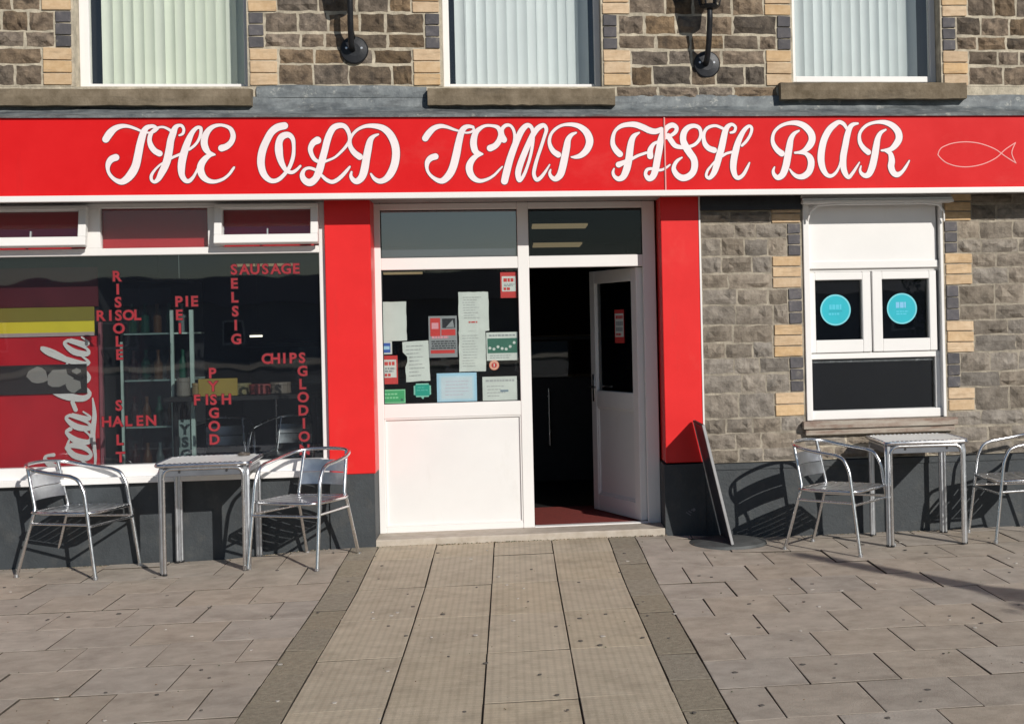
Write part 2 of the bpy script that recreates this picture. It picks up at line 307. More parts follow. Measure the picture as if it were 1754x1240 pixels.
LETTERS = [
    ('T', [[(-2.690,2.924,46.7),(-2.662,2.966,49.1),(-2.627,2.998,39.7),(-2.584,3.013,30.4),(-2.541,3.011,22.4),(-2.494,2.995,18.7),(-2.456,2.978,15.0),(-2.417,2.968,14.0),(-2.379,2.972,16.4),(-2.354,2.994,21.0)],
      [(-2.354,2.994,21.0),(-2.374,3.010,24.3),(-2.399,3.010,28.0),(-2.425,2.999,35.0),(-2.445,2.965,44.4),(-2.466,2.894,49.1),(-2.480,2.827,51.4),(-2.499,2.746,53.7),(-2.526,2.693,56.1),(-2.561,2.653,49.1),(-2.596,2.635,39.7),(-2.634,2.649,28.0),(-2.665,2.680,23.4),(-2.680,2.716,23.4),(-2.677,2.757,35.0),(-2.657,2.788,44.4),(-2.627,2.801,46.7)]]),
    ('H', [[(-2.343,2.826,42.1),(-2.373,2.844,39.7),(-2.396,2.876,37.4),(-2.406,2.916,30.4),(-2.398,2.956,28.0),(-2.374,2.988,21.0),(-2.344,3.003,16.4),(-2.313,3.005,16.4),(-2.283,2.992,18.7),(-2.258,2.974,21.0)],
      [(-2.210,2.949,14.0),(-2.188,2.960,18.7),(-2.180,2.987,19.6),(-2.191,3.012,21.0),(-2.213,3.016,23.4),(-2.235,3.001,35.0),(-2.250,2.965,44.4),(-2.267,2.915,46.7),(-2.276,2.862,49.1),(-2.291,2.790,51.4),(-2.310,2.736,49.1),(-2.333,2.691,44.4),(-2.355,2.651,32.7),(-2.379,2.633,23.4),(-2.398,2.647,21.0),(-2.398,2.678,21.0),(-2.375,2.714,16.4),(-2.345,2.745,14.0),(-2.323,2.761,13.1)],
      [(-2.282,2.785,18.7),(-2.252,2.801,18.7),(-2.221,2.814,18.7),(-2.195,2.825,21.0)],
      [(-2.147,2.852,18.7),(-2.112,2.879,18.7),(-2.085,2.915,18.7),(-2.069,2.959,21.0),(-2.068,2.996,23.4),(-2.087,3.002,23.4),(-2.109,2.987,28.0),(-2.132,2.955,35.0),(-2.154,2.906,44.4),(-2.177,2.843,49.1),(-2.194,2.780,51.4),(-2.201,2.726,49.1),(-2.198,2.677,39.7),(-2.177,2.641,32.7),(-2.151,2.638,28.0),(-2.125,2.663,21.0),(-2.107,2.694,16.4),(-2.089,2.734,13.1)]]),
    ('E', [[(-1.934,2.860,46.7),(-1.899,2.873,42.1),(-1.868,2.904,37.4),(-1.856,2.945,35.0),(-1.868,2.986,30.4),(-1.896,3.008,23.4),(-1.939,3.018,21.0),(-1.983,3.009,28.0),(-2.018,2.982,37.4),(-2.041,2.941,44.4),(-2.048,2.896,46.7),(-2.038,2.856,44.4),(-2.017,2.829,32.7),(-1.983,2.818,14.0)],
      [(-1.978,2.815,9.3),(-2.013,2.811,28.0),(-2.044,2.788,39.7),(-2.069,2.752,46.7),(-2.076,2.712,49.1),(-2.060,2.667,44.4),(-2.026,2.639,35.0),(-1.982,2.632,25.7),(-1.930,2.648,21.0),(-1.890,2.679,18.7),(-1.863,2.715,17.8),(-1.854,2.728,14.0)]]),
    ('O', [[(-1.513,3.012,49.1),(-1.561,3.000,51.4),(-1.602,2.967,49.1),(-1.634,2.912,49.1),(-1.661,2.849,51.4),(-1.674,2.786,51.4),(-1.673,2.731,49.1),(-1.656,2.677,44.4),(-1.622,2.640,35.0),(-1.587,2.633,30.4),(-1.551,2.649,28.0),(-1.515,2.685,25.7),(-1.484,2.730,25.7),(-1.460,2.798,25.7),(-1.454,2.866,23.4),(-1.460,2.921,30.4),(-1.488,2.949,39.7),(-1.528,2.939,46.7),(-1.550,2.903,46.7),(-1.554,2.849,53.7),(-1.548,2.794,46.7),(-1.532,2.744,37.4),(-1.506,2.703,28.0),(-1.471,2.691,25.7),(-1.440,2.707,21.0),(-1.413,2.734,16.4)]]),
    ('L', [[(-1.294,2.911,51.4),(-1.323,2.893,42.1),(-1.342,2.856,35.0),(-1.338,2.820,30.4),(-1.319,2.783,28.0),(-1.293,2.765,23.4),(-1.262,2.760,19.6),(-1.234,2.769,17.8),(-1.181,2.792,16.4),(-1.135,2.832,18.7),(-1.099,2.873,21.0),(-1.078,2.910,23.4),(-1.081,2.960,28.0),(-1.105,3.003,32.7),(-1.140,3.013,37.4),(-1.181,2.999,42.1),(-1.208,2.961,44.4),(-1.228,2.910,46.7),(-1.247,2.838,46.7),(-1.268,2.765,49.1),(-1.287,2.701,51.4),(-1.311,2.649,46.7),(-1.349,2.620,51.4),(-1.384,2.634,44.4),(-1.401,2.670,35.0),(-1.387,2.707,23.4),(-1.356,2.720,21.0),(-1.320,2.711,21.0),(-1.294,2.692,18.7),(-1.268,2.665,21.0),(-1.238,2.637,25.7),(-1.202,2.623,28.0),(-1.166,2.637,28.0),(-1.130,2.668,25.7),(-1.098,2.704,21.0),(-1.080,2.727,14.0)]]),
    ('D', [[(-0.883,2.950,14.0),(-0.914,2.936,25.7),(-0.937,2.909,39.7),(-0.952,2.854,49.1),(-0.967,2.781,51.4),(-0.982,2.704,53.7),(-1.001,2.653,49.1),(-1.033,2.626,42.1),(-1.059,2.636,32.7),(-1.074,2.663,23.4),(-1.069,2.691,14.0)],
      [(-1.011,2.795,44.4),(-1.046,2.823,39.7),(-1.072,2.864,32.7),(-1.076,2.910,25.7),(-1.055,2.951,21.0),(-1.016,2.987,21.0),(-0.962,3.008,25.7),(-0.899,3.007,35.0),(-0.846,2.991,44.4),(-0.802,2.950,51.4),(-0.772,2.885,53.7),(-0.764,2.817,53.7),(-0.775,2.743,53.7),(-0.803,2.679,51.4),(-0.840,2.638,42.1),(-0.881,2.625,35.0),(-0.916,2.644,25.7),(-0.938,2.676,14.0)]]),
    ('T', [[(-0.562,2.921,44.4),(-0.536,2.958,44.4),(-0.499,2.992,37.4),(-0.454,3.006,30.4),(-0.409,2.999,23.4),(-0.364,2.982,18.7),(-0.323,2.970,14.0),(-0.282,2.959,14.0),(-0.246,2.964,16.4),(-0.225,2.982,16.4),(-0.236,2.998,18.7)],
      [(-0.231,2.998,21.0),(-0.263,3.003,28.0),(-0.293,2.991,37.4),(-0.314,2.957,44.4),(-0.334,2.883,49.1),(-0.351,2.805,53.7),(-0.374,2.722,53.7),(-0.402,2.667,51.4),(-0.439,2.630,44.4),(-0.471,2.624,35.0),(-0.511,2.645,25.7),(-0.542,2.677,21.0),(-0.555,2.714,23.4),(-0.550,2.756,35.0),(-0.527,2.783,42.1),(-0.495,2.794,44.4)]]),
    ('E', [[(-0.116,2.850,46.7),(-0.079,2.868,42.1),(-0.051,2.905,39.7),(-0.039,2.951,37.4),(-0.058,2.993,30.4),(-0.099,3.007,21.0),(-0.145,3.007,21.0),(-0.182,2.989,28.0),(-0.214,2.957,39.7),(-0.229,2.906,46.7),(-0.228,2.860,46.7),(-0.213,2.823,42.1),(-0.170,2.809,14.0)],
      [(-0.170,2.808,11.7),(-0.213,2.795,32.7),(-0.246,2.763,42.1),(-0.263,2.721,49.1),(-0.257,2.675,46.7),(-0.231,2.638,39.7),(-0.190,2.621,28.0),(-0.139,2.633,21.0),(-0.093,2.660,17.8),(-0.056,2.697,15.0),(-0.034,2.720,10.3)]]),
    ('M', [[(-0.019,2.909,44.4),(-0.032,2.947,35.0),(-0.029,2.984,28.0),(-0.003,3.009,25.7),(0.029,3.007,21.0),(0.051,2.974,21.0),(0.057,2.928,21.0),(0.049,2.877,21.0)],
      [(-0.021,2.618,49.1),(-0.005,2.682,51.4),(0.019,2.766,49.1),(0.049,2.849,46.7),(0.083,2.928,44.4),(0.111,2.978,42.1),(0.144,3.008,35.0),(0.172,2.999,28.0),(0.185,2.960,25.7),(0.183,2.895,23.4),(0.168,2.811,21.0),(0.143,2.728,21.0),(0.114,2.658,23.4),(0.083,2.621,28.0),(0.075,2.672,42.1),(0.092,2.737,44.4),(0.122,2.811,42.1),(0.155,2.885,39.7),(0.189,2.950,39.7),(0.222,2.990,37.4),(0.255,3.008,32.7),(0.273,2.999,28.0),(0.279,2.973,25.7),(0.264,2.927,23.4),(0.240,2.857,23.4),(0.215,2.788,23.4),(0.195,2.723,25.7),(0.185,2.667,25.7),(0.202,2.627,28.0),(0.230,2.639,25.7),(0.264,2.680,19.6),(0.297,2.731,10.3)]]),
    ('P', [[(0.488,2.956,14.0),(0.455,2.940,28.0),(0.431,2.907,39.7),(0.420,2.856,49.1),(0.405,2.786,51.4),(0.389,2.717,51.4),(0.370,2.661,49.1),(0.337,2.631,37.4),(0.309,2.643,28.0),(0.296,2.671,21.0),(0.303,2.696,11.7)],
      [(0.359,2.801,42.1),(0.327,2.824,37.4),(0.305,2.861,30.4),(0.299,2.903,24.3),(0.314,2.950,21.0),(0.349,2.987,21.0),(0.396,3.010,21.0),(0.456,3.014,28.0),(0.512,3.000,37.4),(0.558,2.963,49.1),(0.580,2.916,53.7),(0.579,2.874,51.4),(0.555,2.827,46.7),(0.517,2.795,37.4),(0.479,2.784,25.7),(0.451,2.784,11.7)]]),
    ('F', [[(0.795,2.803,44.4),(0.768,2.831,42.1),(0.747,2.873,35.0),(0.749,2.925,28.0),(0.768,2.971,23.4),(0.809,3.002,30.4),(0.861,3.013,35.0),(0.912,3.011,42.1),(0.964,2.992,44.4),(1.010,2.970,44.4),(1.053,2.963,39.7),(1.095,2.977,35.0)],
      [(0.935,2.954,14.0),(0.901,2.933,32.7),(0.882,2.901,42.1),(0.869,2.844,49.1),(0.858,2.769,51.4),(0.840,2.695,51.4),(0.815,2.643,44.4),(0.782,2.627,35.0),(0.754,2.644,25.7),(0.743,2.672,21.0),(0.751,2.700,11.7)],
      [(0.784,2.728,42.1),(0.822,2.744,32.7),(0.879,2.769,23.4),(0.926,2.792,21.0),(0.983,2.811,18.7)]]),
    ('I', [[(1.011,2.787,44.4),(1.012,2.830,39.7),(1.036,2.872,25.7),(1.070,2.890,18.7),(1.108,2.909,18.7),(1.156,2.930,23.4),(1.194,2.956,28.0),(1.204,2.988,30.4),(1.176,3.007,37.4),(1.138,2.991,37.4),(1.109,2.951,44.4),(1.089,2.900,46.7),(1.078,2.843,49.1),(1.062,2.768,49.1),(1.047,2.693,49.1),(1.027,2.644,44.4),(0.998,2.628,39.7),(0.975,2.656,25.7),(0.985,2.689,23.4),(1.018,2.698,21.0),(1.056,2.688,21.0),(1.094,2.690,18.7),(1.127,2.707,16.4),(1.151,2.725,11.7)]]),
    ('S', [[(1.142,2.932,37.4),(1.165,2.895,37.4),(1.192,2.861,35.0),(1.239,2.849,28.0),(1.287,2.852,23.4),(1.335,2.870,23.4),(1.369,2.908,23.4),(1.379,2.950,25.7),(1.366,2.988,28.0),(1.328,3.002,30.4),(1.285,2.988,37.4),(1.256,2.951,44.4),(1.250,2.899,46.7),(1.268,2.852,51.4),(1.295,2.809,51.4),(1.323,2.766,49.1),(1.329,2.719,49.1),(1.316,2.672,46.7),(1.282,2.640,46.7),(1.239,2.630,46.7),(1.202,2.650,42.1),(1.179,2.687,35.0),(1.182,2.720,28.0),(1.204,2.753,23.4),(1.238,2.776,11.7)]]),
    ('H', [[(1.472,2.827,42.1),(1.434,2.841,39.7),(1.406,2.874,35.0),(1.398,2.922,25.7),(1.408,2.964,23.4),(1.437,2.992,23.4),(1.485,3.002,21.0),(1.528,2.987,21.0),(1.552,2.973,21.0)],
      [(1.594,2.952,16.4),(1.621,2.961,21.0),(1.630,2.992,21.0),(1.605,3.011,23.4),(1.576,2.997,32.7),(1.556,2.964,42.1),(1.541,2.907,46.7),(1.525,2.841,49.1),(1.504,2.775,49.1),(1.484,2.709,46.7),(1.464,2.662,39.7),(1.434,2.629,28.0),(1.411,2.643,21.0),(1.421,2.681,18.7),(1.450,2.718,15.0),(1.475,2.747,13.1)],
      [(1.528,2.784,21.0),(1.562,2.803,18.7),(1.606,2.814,18.7),(1.630,2.821,18.7)],
      [(1.674,2.859,18.7),(1.708,2.892,21.0),(1.738,2.939,21.0),(1.748,2.982,22.4),(1.730,2.998,23.4),(1.700,2.977,30.4),(1.671,2.935,37.4),(1.645,2.878,44.4),(1.625,2.812,49.1),(1.611,2.746,49.1),(1.608,2.689,44.4),(1.621,2.641,35.0),(1.645,2.627,30.4),(1.679,2.650,25.7),(1.708,2.698,21.0),(1.726,2.735,11.7)]]),
    ('B', [[(2.094,2.964,14.0),(2.059,2.943,28.0),(2.034,2.905,39.7),(2.021,2.848,49.1),(2.007,2.776,51.4),(1.991,2.705,51.4),(1.966,2.648,46.7),(1.931,2.627,37.4),(1.905,2.649,28.0),(1.899,2.677,21.0),(1.909,2.703,10.3)],
      [(1.964,2.800,44.4),(1.931,2.827,39.7),(1.905,2.867,32.7),(1.899,2.910,25.7),(1.914,2.957,22.4),(1.954,2.995,23.4),(2.012,3.017,25.7),(2.080,3.019,37.4),(2.138,2.995,46.7),(2.181,2.947,51.4),(2.189,2.899,51.4),(2.169,2.856,49.1),(2.134,2.823,35.0),(2.100,2.809,23.4),(2.061,2.805,16.4)],
      [(2.090,2.804,16.4),(2.138,2.799,28.0),(2.172,2.766,46.7),(2.178,2.718,49.1),(2.160,2.666,46.7),(2.120,2.635,42.1),(2.077,2.633,32.7),(2.043,2.655,23.4),(2.020,2.686,11.7)]]),
    ('A', [[(2.449,2.975,21.0),(2.427,3.010,28.0),(2.393,3.025,30.4),(2.357,3.006,39.7),(2.318,2.970,46.7),(2.282,2.908,49.1),(2.261,2.837,50.5),(2.252,2.760,51.4),(2.263,2.694,44.4),(2.291,2.646,32.7),(2.325,2.636,25.7),(2.359,2.659,21.0),(2.385,2.702,16.4),(2.398,2.750,13.1)],
      [(2.530,3.015,16.4),(2.496,3.008,28.0),(2.471,2.984,37.4),(2.450,2.927,44.4),(2.434,2.855,46.7),(2.417,2.774,49.1),(2.416,2.702,46.7),(2.429,2.654,39.7),(2.453,2.625,28.0),(2.483,2.654,23.4),(2.513,2.697,17.8),(2.536,2.732,10.3)]]),
    ('R', [[(2.738,2.969,14.0),(2.701,2.947,28.0),(2.678,2.907,39.7),(2.664,2.844,49.1),(2.650,2.772,51.4),(2.631,2.700,51.4),(2.606,2.648,44.4),(2.576,2.636,35.0),(2.549,2.653,25.7),(2.540,2.677,18.7),(2.548,2.706,10.3)],
      [(2.604,2.806,42.1),(2.570,2.835,37.4),(2.544,2.878,30.4),(2.541,2.931,23.4),(2.564,2.974,22.4),(2.609,3.008,22.4),(2.673,3.024,23.4),(2.737,3.021,35.0),(2.791,2.997,44.4),(2.829,2.954,51.4),(2.836,2.906,51.4),(2.813,2.863,46.7),(2.777,2.829,35.0),(2.737,2.820,23.4),(2.703,2.818,14.0)],
      [(2.732,2.817,21.0),(2.767,2.796,35.0),(2.778,2.747,46.7),(2.772,2.699,49.1),(2.788,2.656,44.4),(2.817,2.641,39.7),(2.852,2.660,25.7),(2.883,2.699,21.0),(2.909,2.742,11.7)]]),
]
# ================================================================== SETTING
ground = MB().box(-90, 90, -140, -6.3, -.9, -.12, mat('asphalt', (.05, .05, .052), .9, var=.2, scale=5, bump=.004)).build('road'); meta(ground, kind='structure')
pave_back = MB().box(-60, 60, -80, -50, -.119, 0, M_SLABC).build('far_pavement'); meta(pave_back, kind='structure')
hm = MB(); vs = []; fs = []; rnd = random.Random(9); N = 60
for i in range(N+1):
    x = -420+14*i; h = 5.5+1.5*math.sin(i*.31)+.8*math.sin(i*.83+1)+rnd.uniform(-.2, .2)
    vs += [(x, -150, -1), (x, -185, h*.55), (x, -250, h), (x, -330, -1)]
for i in range(N):
    for q in range(3): fs.append((i*4+q, (i+1)*4+q, (i+1)*4+q+1, i*4+q+1))
hm.add(vs, fs, mat('hillside_painted_haze', (.26, .30, .36), .95, var=.3, scale=.05)); meta(hm.build('added_reflection_hills'), kind='structure')  # unseen hills added for the glass to reflect, haze put into their colour
gb = MB(); gb.box(-420, 420, -400, -140.1, -1.2, -.13, mat('far_grass', (.06, .09, .04), .95, var=.3, scale=.1)); meta(gb.build('far_ground'), kind='structure')
pv = empty('pavement'); meta(pv, kind='structure')
bed = MB(); nx, ny = 60, 30
vs = [(-30+60*i/nx if i not in () else 0, 0.02-6.3*j/ny, 0) for j in range(ny+1) for i in range(nx+1)]
xs = [-30, -12, -6]+[-4.5+.25*i for i in range(38)]+[6, 12, 30]
vs = []; fs = []
for j in range(27):
    y = .45-6.75*j/26
    for x in xs: vs.append((x, y, gz(x, min(y, 0))-.013))
for j in range(26):
    for i in range(len(xs)-1):
        a = j*len(xs)+i; fs.append((a, a+1, a+1+len(xs), a+len(xs)))
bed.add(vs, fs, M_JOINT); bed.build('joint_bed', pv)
kb = MB()
for i in range(24): kb.box(-11+.915*i+.004, -11+.915*(i+1)-.004, -6.45, -6.303, -.12, .002, M_STEP, .006)
kb.build('kerb', pv)['kind'] = 'stuff'

def slab(x0, x1, y0, y1, m, name='slab', j=.0036, rough=0):
    x0 += j; x1 -= j; y0 += j; y1 -= j
    t = random.uniform(-.002, .002); tx = random.uniform(-.003, .003); ty = random.uniform(-.003, .003); c = .002
    def P(x, y, dz): return (x, y, gz(x, y)+t+tx*(x-x0)/(x1-x0)+ty*(y-y0)/(y1-y0)+dz)
    wob = [random.uniform(-.0015, .0015) for _ in range(8)]
    o = [(x0+wob[0], y0+wob[1]), (x1+wob[2], y0+wob[3]), (x1+wob[4], y1+wob[5]), (x0+wob[6], y1+wob[7])]
    ins = [(x0+c, y0+c), (x1-c, y0+c), (x1-c, y1-c), (x0+c, y1-c)]
    vs = [P(x, y, -.03) for x, y in o]+[P(x, y, -.0015) for x, y in o]+[P(x, y, 0) for x, y in ins]
    fs = [(0, 1, 5, 4), (1, 2, 6, 5), (2, 3, 7, 6), (3, 0, 4, 7), (4, 5, 9, 8), (5, 6, 10, 9), (6, 7, 11, 10), (7, 4, 8, 11), (8, 9, 10, 11)]
    cx, cy, cz = (x0+x1)/2, (y0+y1)/2, gz((x0+x1)/2, (y0+y1)/2)
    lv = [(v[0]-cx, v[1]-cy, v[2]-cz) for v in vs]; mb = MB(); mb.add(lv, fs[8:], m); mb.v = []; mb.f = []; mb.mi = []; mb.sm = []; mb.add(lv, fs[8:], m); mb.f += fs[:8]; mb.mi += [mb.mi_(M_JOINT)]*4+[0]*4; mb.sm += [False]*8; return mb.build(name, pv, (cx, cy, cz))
SW, SD = .412, .505
for r in range(12):
    y1 = -.0-SD*r-.16; y0 = y1-SD
    if r == 0: pass
    off = (r % 2)*SW/2
    # left field
    x = -1.158
    first = True
    while x > -4.35:
        wd = SW if not (first and off) else SW/2
        slab(max(x-wd, -4.4), x, max(y0, -6.3), y1, M_SLAB); x -= wd; first = False
    x = .862; first = True
    while x < 4.9:
        wd = SW if not (first and not off) else SW/2
        slab(x, x+wd, max(y0, -6.3), y1, M_SLAB); x += wd; first = False
x = -1.158; i = 0
while x > -4.35: slab(x-SW, x, -.158, .005, M_SLAB); x -= SW
x = .862
while x < 4.9: slab(x, x+SW, -.158, .005, M_SLAB); x += SW
cols = [-.966+.4078*i for i in range(5)]
for ci in range(4):
    ys = [-.006, -.235, -.53, -1.42, -2.35, -3.28, -4.21, -5.14, -6.07, -6.3] if ci < 1 else [-.006, -.235, -.50-.02*ci, -1.42-.0*ci, -2.35, -3.28, -4.21, -5.14, -6.07, -6.3]
    for a, b in zip(ys, ys[1:]): slab(cols[ci], cols[ci+1], b, a, M_SLABC)
for (xa, xb) in ((-1.158, -.966), (.6652, .862)):
    y = -.006
    while y > -6.2:
        slab(xa, xb, max(y-.5, -6.3), y, M_STRIP); y -= .5

# ================================================================== BUILDING
B = empty('fish_bar_building')
meta(B, 'stone terraced shop building with red pillars, white windows and an open doorway', 'building')
W0, W1 = -4.4, 4.9
UPW = [(-2.965, -1.80), (-.445, .70), (2.12, 3.255)]     # upstairs window openings
# stone core + mortar faces
core = MB()
xs = [W0]+[v for p in UPW for v in p]+[W1]
for i in range(0, len(xs), 2): core.box(xs[i], xs[i+1], 0, .38, 3.331, 4.72, M_MORTAR)
core.box(W0, W1, 0, .38, 2.56, 3.329, M_MORTAR)
core.box(W0, W1, 0.001, .38, 4.722, 7.2, M_MORTAR)
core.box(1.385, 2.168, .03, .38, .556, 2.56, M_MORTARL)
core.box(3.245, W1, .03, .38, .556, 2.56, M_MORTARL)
core.box(2.17, 3.243, .03, .38, .556, .738, M_MORTAR)
core.build('wall', B)
MB().box(1.402, 2.162, -.022, .028, 2.418, 2.52, M_BLKM, .004).build('painted_shadow_strip', B)  # black strip standing in for the deep shade under the sign
pl = MB()
class _P:
    def box(s, *a): MB().box(*a).build('plinth', B)
pl = _P()
pl.box(-3.75, -1.297, .012, .36, -.05, .566, M_PLINTH)
pl.box(-1.297, -.985, -.012, .38, -.05, .572, M_PLINTH)
pl.box(1.092, 1.392, -.012, .38, -.05, .56, M_PLINTH)
pl.box(1.394, W1, -.002, .38, -.05, .545, M_PLINTH)
pl.box(1.394, W1, -.009, .03, .505, .552, M_PLINTH, .004)
pl.box(W0, -3.752, -.012, .38, -.05, .572, M_PLINTH)
pass
for (a, b) in ((-1.297, -.978), (1.106, 1.386), (W0, -3.755)):
    m = MB(); m.box(a, b, 0, .38, .5721, 2.56, M_REDP, .004)
    if a > 1: m.box(b+.001, b+.013, -.004, .03, .56, 2.52, M_WHITE)
    m.build('pillar', B)

# --- individual stones and bricks
def rough_block(nx_, nz_, amp, edge):
    vs = []; fs = []
    for j in range(nz_+1):
        for i in range(nx_+1):
            x = -.5+i/nx_; z = -.5+j/nz_; bd = i in (0, nx_) or j in (0, nz_)
            ex = random.uniform(-edge, edge) if bd else 0; ez = random.uniform(-edge, edge)*1.6 if bd else 0
            vs.append((x+ex, (-.1 if bd else -1+random.uniform(-amp, amp)), z+ez))
    W = nx_+1
    for j in range(nz_):
        for i in range(nx_): fs.append((j*W+i, j*W+i+1, (j+1)*W+i+1, (j+1)*W+i))
    ring = [i for i in range(W)]+[j*W+nx_ for j in range(1, nz_+1)]+[nz_*W+i for i in range(nx_-1, -1, -1)]+[j*W for j in range(nz_-1, 0, -1)]
    k = len(vs); vs += [(vs[a][0], .6, vs[a][2]) for a in ring]
    for q in range(len(ring)):
        q2 = (q+1) % len(ring); fs.append((ring[q], k+q, k+q2, ring[q2]))
    return vs, fs
STV = []; STU = []; BRY = []; BRB = []
for k in range(14):
    vs, fs = rough_block(5, 3, .75, .026); a = MB(); a.add(vs, fs, M_STONE); STV.append(a.mesh('stone'))
    a = MB(); a.add(vs, fs, M_STONEU); STU.append(a.mesh('stone'))
for k in range(4):
    vs, fs = rough_block(3, 1, .1, .008); 
    vs = [(x, y if y > -.5 else y, z) for x, y, z in vs]
    a = MB(); bm = bmesh.new(); bmesh.ops.create_cube(bm, size=1); bmesh.ops.bevel(bm, geom=bm.edges[:], offset=.03, segments=1, affect='EDGES')
    for v in bm.verts: v.co.x += random.uniform(-.012, .012); v.co.z += random.uniform(-.04, .04); v.co.y += random.uniform(-.03, .03)
    bm2 = bm.copy(); a.from_bm(bm, M_YBRICK); BRY.append(a.mesh('brick')); a = MB(); a.from_bm(bm2, M_BBRICK); BRB.append(a.mesh('brick'))
def stone(x0, x1, z0, z1, yf, lib, depth=.017):
    g = .0065 if lib is STV else .0095; z0 += random.uniform(-.004, .004); z1 += random.uniform(-.004, .004); x0 += random.uniform(-.003, .003)
    o = link('stone', random.choice(lib), B, ((x0+x1)/2, yf, (z0+z1)/2)); o.scale = (x1-x0-2*g, depth*random.uniform(.7, 1.25), z1-z0-2*g)
    o.rotation_euler[1] = random.uniform(-.012, .012)
    if random.random() < .5: o.scale.x *= -1
def course(x0, x1, z0, z1, yf, lib, lmin=.17, lmax=.34):
    x = x0
    while x < x1-.01:
        l = random.uniform(lmin, lmax)
        if x1-(x+l) < lmin*.75: l = x1-x if x1-x < lmax*1.15 else (x1-x)/2
        stone(x, x+l, z0, z1, yf, lib); x += l
def bricks(x0, x1, z0, z1, yf, n, kind):
    h = (z1-z0)/n
    for i in range(n):
        o = link('brick', random.choice(BRY if kind == 'y' else BRB), B, ((x0+x1)/2, yf+.03+random.uniform(-.0015, .0015), z0+h*(i+.5)))
        o.scale = (x1-x0-.008-random.uniform(0, .008), .085, h-.009-random.uniform(0, .003)); o.rotation_euler[1] = random.uniform(-.012, .012)
def pier(xa, xb, groups, yf, lib, left, right, zlo, wy=.215, wb=.105, lmin=.17, lmax=.34):
    """groups: list of (z0, z1, 'y'/'b'/'s'); left/right = has a brick quoin on that side"""
    for (z0, z1, k) in groups:
        n = max(1, round((z1-z0)/.08)); rows = max(1, round((z1-z0)/.122)); q = wy if k == 'y' else wb
        if k == 's': q = 0
        a = xa+(q if left else 0); b = xb-(q if right else 0)
        if k != 's':
            if left: bricks(xa, xa+q, z0, z1, yf, n, k)
            if right: bricks(xb-q, xb, z0, z1, yf, n, k)
        for r in range(rows):
            sh = .5+.07*math.sin(z0*37+xa*5) if rows == 2 else 0
            ca, cb = ((0, sh), (sh, 1))[r] if rows == 2 else (r/rows, (r+1)/rows)
            course(a, b, z0+(z1-z0)*ca, z0+(z1-z0)*cb, yf, lib, lmin, lmax)
G = [(.556, .655, 's'), (.655, .77, 's'), (.77, .886, 's'), (.886, 1.065, 'y'), (1.065, 1.327, 'b'), (1.327, 1.569, 'y'), (1.569, 1.838, 'b'), (1.838, 2.078, 'y'), (2.078, 2.32, 'b'), (2.32, 2.54, 'y')]
pier(1.40, 2.155, G, .03, STV, False, True, 0, wy=.225, lmin=.15, lmax=.30)
pier(3.258, W1, G, .03, STV, True, False, 0)
pier(2.155, 3.258, [(.556, .655, 's'), (.655, .738, 's')], .03, STV, False, False, 0)
GU = [(3.335, 3.60, 'y'), (3.60, 3.855, 'b'), (3.855, 4.11, 'y'), (4.11, 4.36, 'b'), (4.36, 4.6, 'y')]
for (a, b, l, r) in ((W0, UPW[0][0]-.01, False, True), (UPW[0][1]+.01, UPW[1][0]-.01, True, True), (UPW[1][1]+.01, UPW[2][0]-.01, True, True), (UPW[2][1]+.01, W1, True, False)):
    pier(a, b, GU, 0, STU, l, r, 0, wy=.20, wb=.11, lmin=.16, lmax=.30)
    course(a, b, 4.6, 4.72, 0, STU)
course(W0, W1, 4.724, 4.85, 0, STU)
course(.80, 2.0, 3.235, 3.333, 0, STU, .2, .33)

# --- flashing and cement band above the sign
fl = MB()
def ribbon_up(x0, x1, prof, m, seed, n=40):
    rnd = random.Random(seed); vs = []; fs = []
    ph = [rnd.uniform(0, 6) for _ in range(6)]
    for i in range(n+1):
        x = x0+(x1-x0)*i/n
        for q, (y, z) in enumerate(prof):
            d = .006*math.sin(x*3.1+ph[q % 6])+.004*math.sin(x*11+ph[(q+2) % 6]) if q > 0 else 0
            vs.append((x, y-abs(d)*.4, z+d))
    k = len(prof)
    for i in range(n):
        for q in range(k-1): fs.append((i*k+q, (i+1)*k+q, (i+1)*k+q+1, i*k+q+1))
    fl.add(vs, fs, m, True)
ribbon_up(W0, W1, [(-.302, 3.068), (-.304, 3.082), (-.26, 3.094), (-.10, 3.13), (-.045, 3.155), (-.018, 3.185), (-.014, 3.245), (-.004, 3.262)], M_LEAD, 3, 120)
ribbon_up(-1.74, -.56, [(-.018, 3.25), (-.02, 3.30), (-.015, 3.325), (-.002, 3.332)], M_LEAD, 5, 24)
fl.build('flashing', B)

# --- upstairs windows, sills
def upwin(x0, x1, zb, left, y=.13):
    f = MB(); t = .045; zt = 4.66
    f.box(x0, x0+t+(.02 if left else 0), y, y+.07, zb, zt, M_WHITE, .004); f.box(x1-t, x1, y, y+.07, zb, zt, M_WHITE, .004)
    f.box(x0+t, x1-t, y+.001, y+.069, zb, zb+.045, M_WHITE, .004); f.box(x0+t, x1-t, y+.001, y+.069, zt-.045, zt, M_WHITE, .004)
    wn = f.build('window', B)
    MB().box(x0+t, x1-t, y+.03, y+.036, zb+.045, zt-.045, M_GLASSU).build('pane', wn)
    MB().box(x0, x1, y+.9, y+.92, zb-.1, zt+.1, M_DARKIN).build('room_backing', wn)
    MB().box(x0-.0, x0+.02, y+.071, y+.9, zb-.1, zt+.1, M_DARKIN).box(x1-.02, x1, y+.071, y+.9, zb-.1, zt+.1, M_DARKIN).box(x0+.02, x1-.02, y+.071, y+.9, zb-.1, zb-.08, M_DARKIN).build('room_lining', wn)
    return wn
sills = [(-4.0, -1.765, 3.184, 3.305), (-.55, .785, 3.184, 3.308), (2.005, 3.42, 3.225, 3.352)]
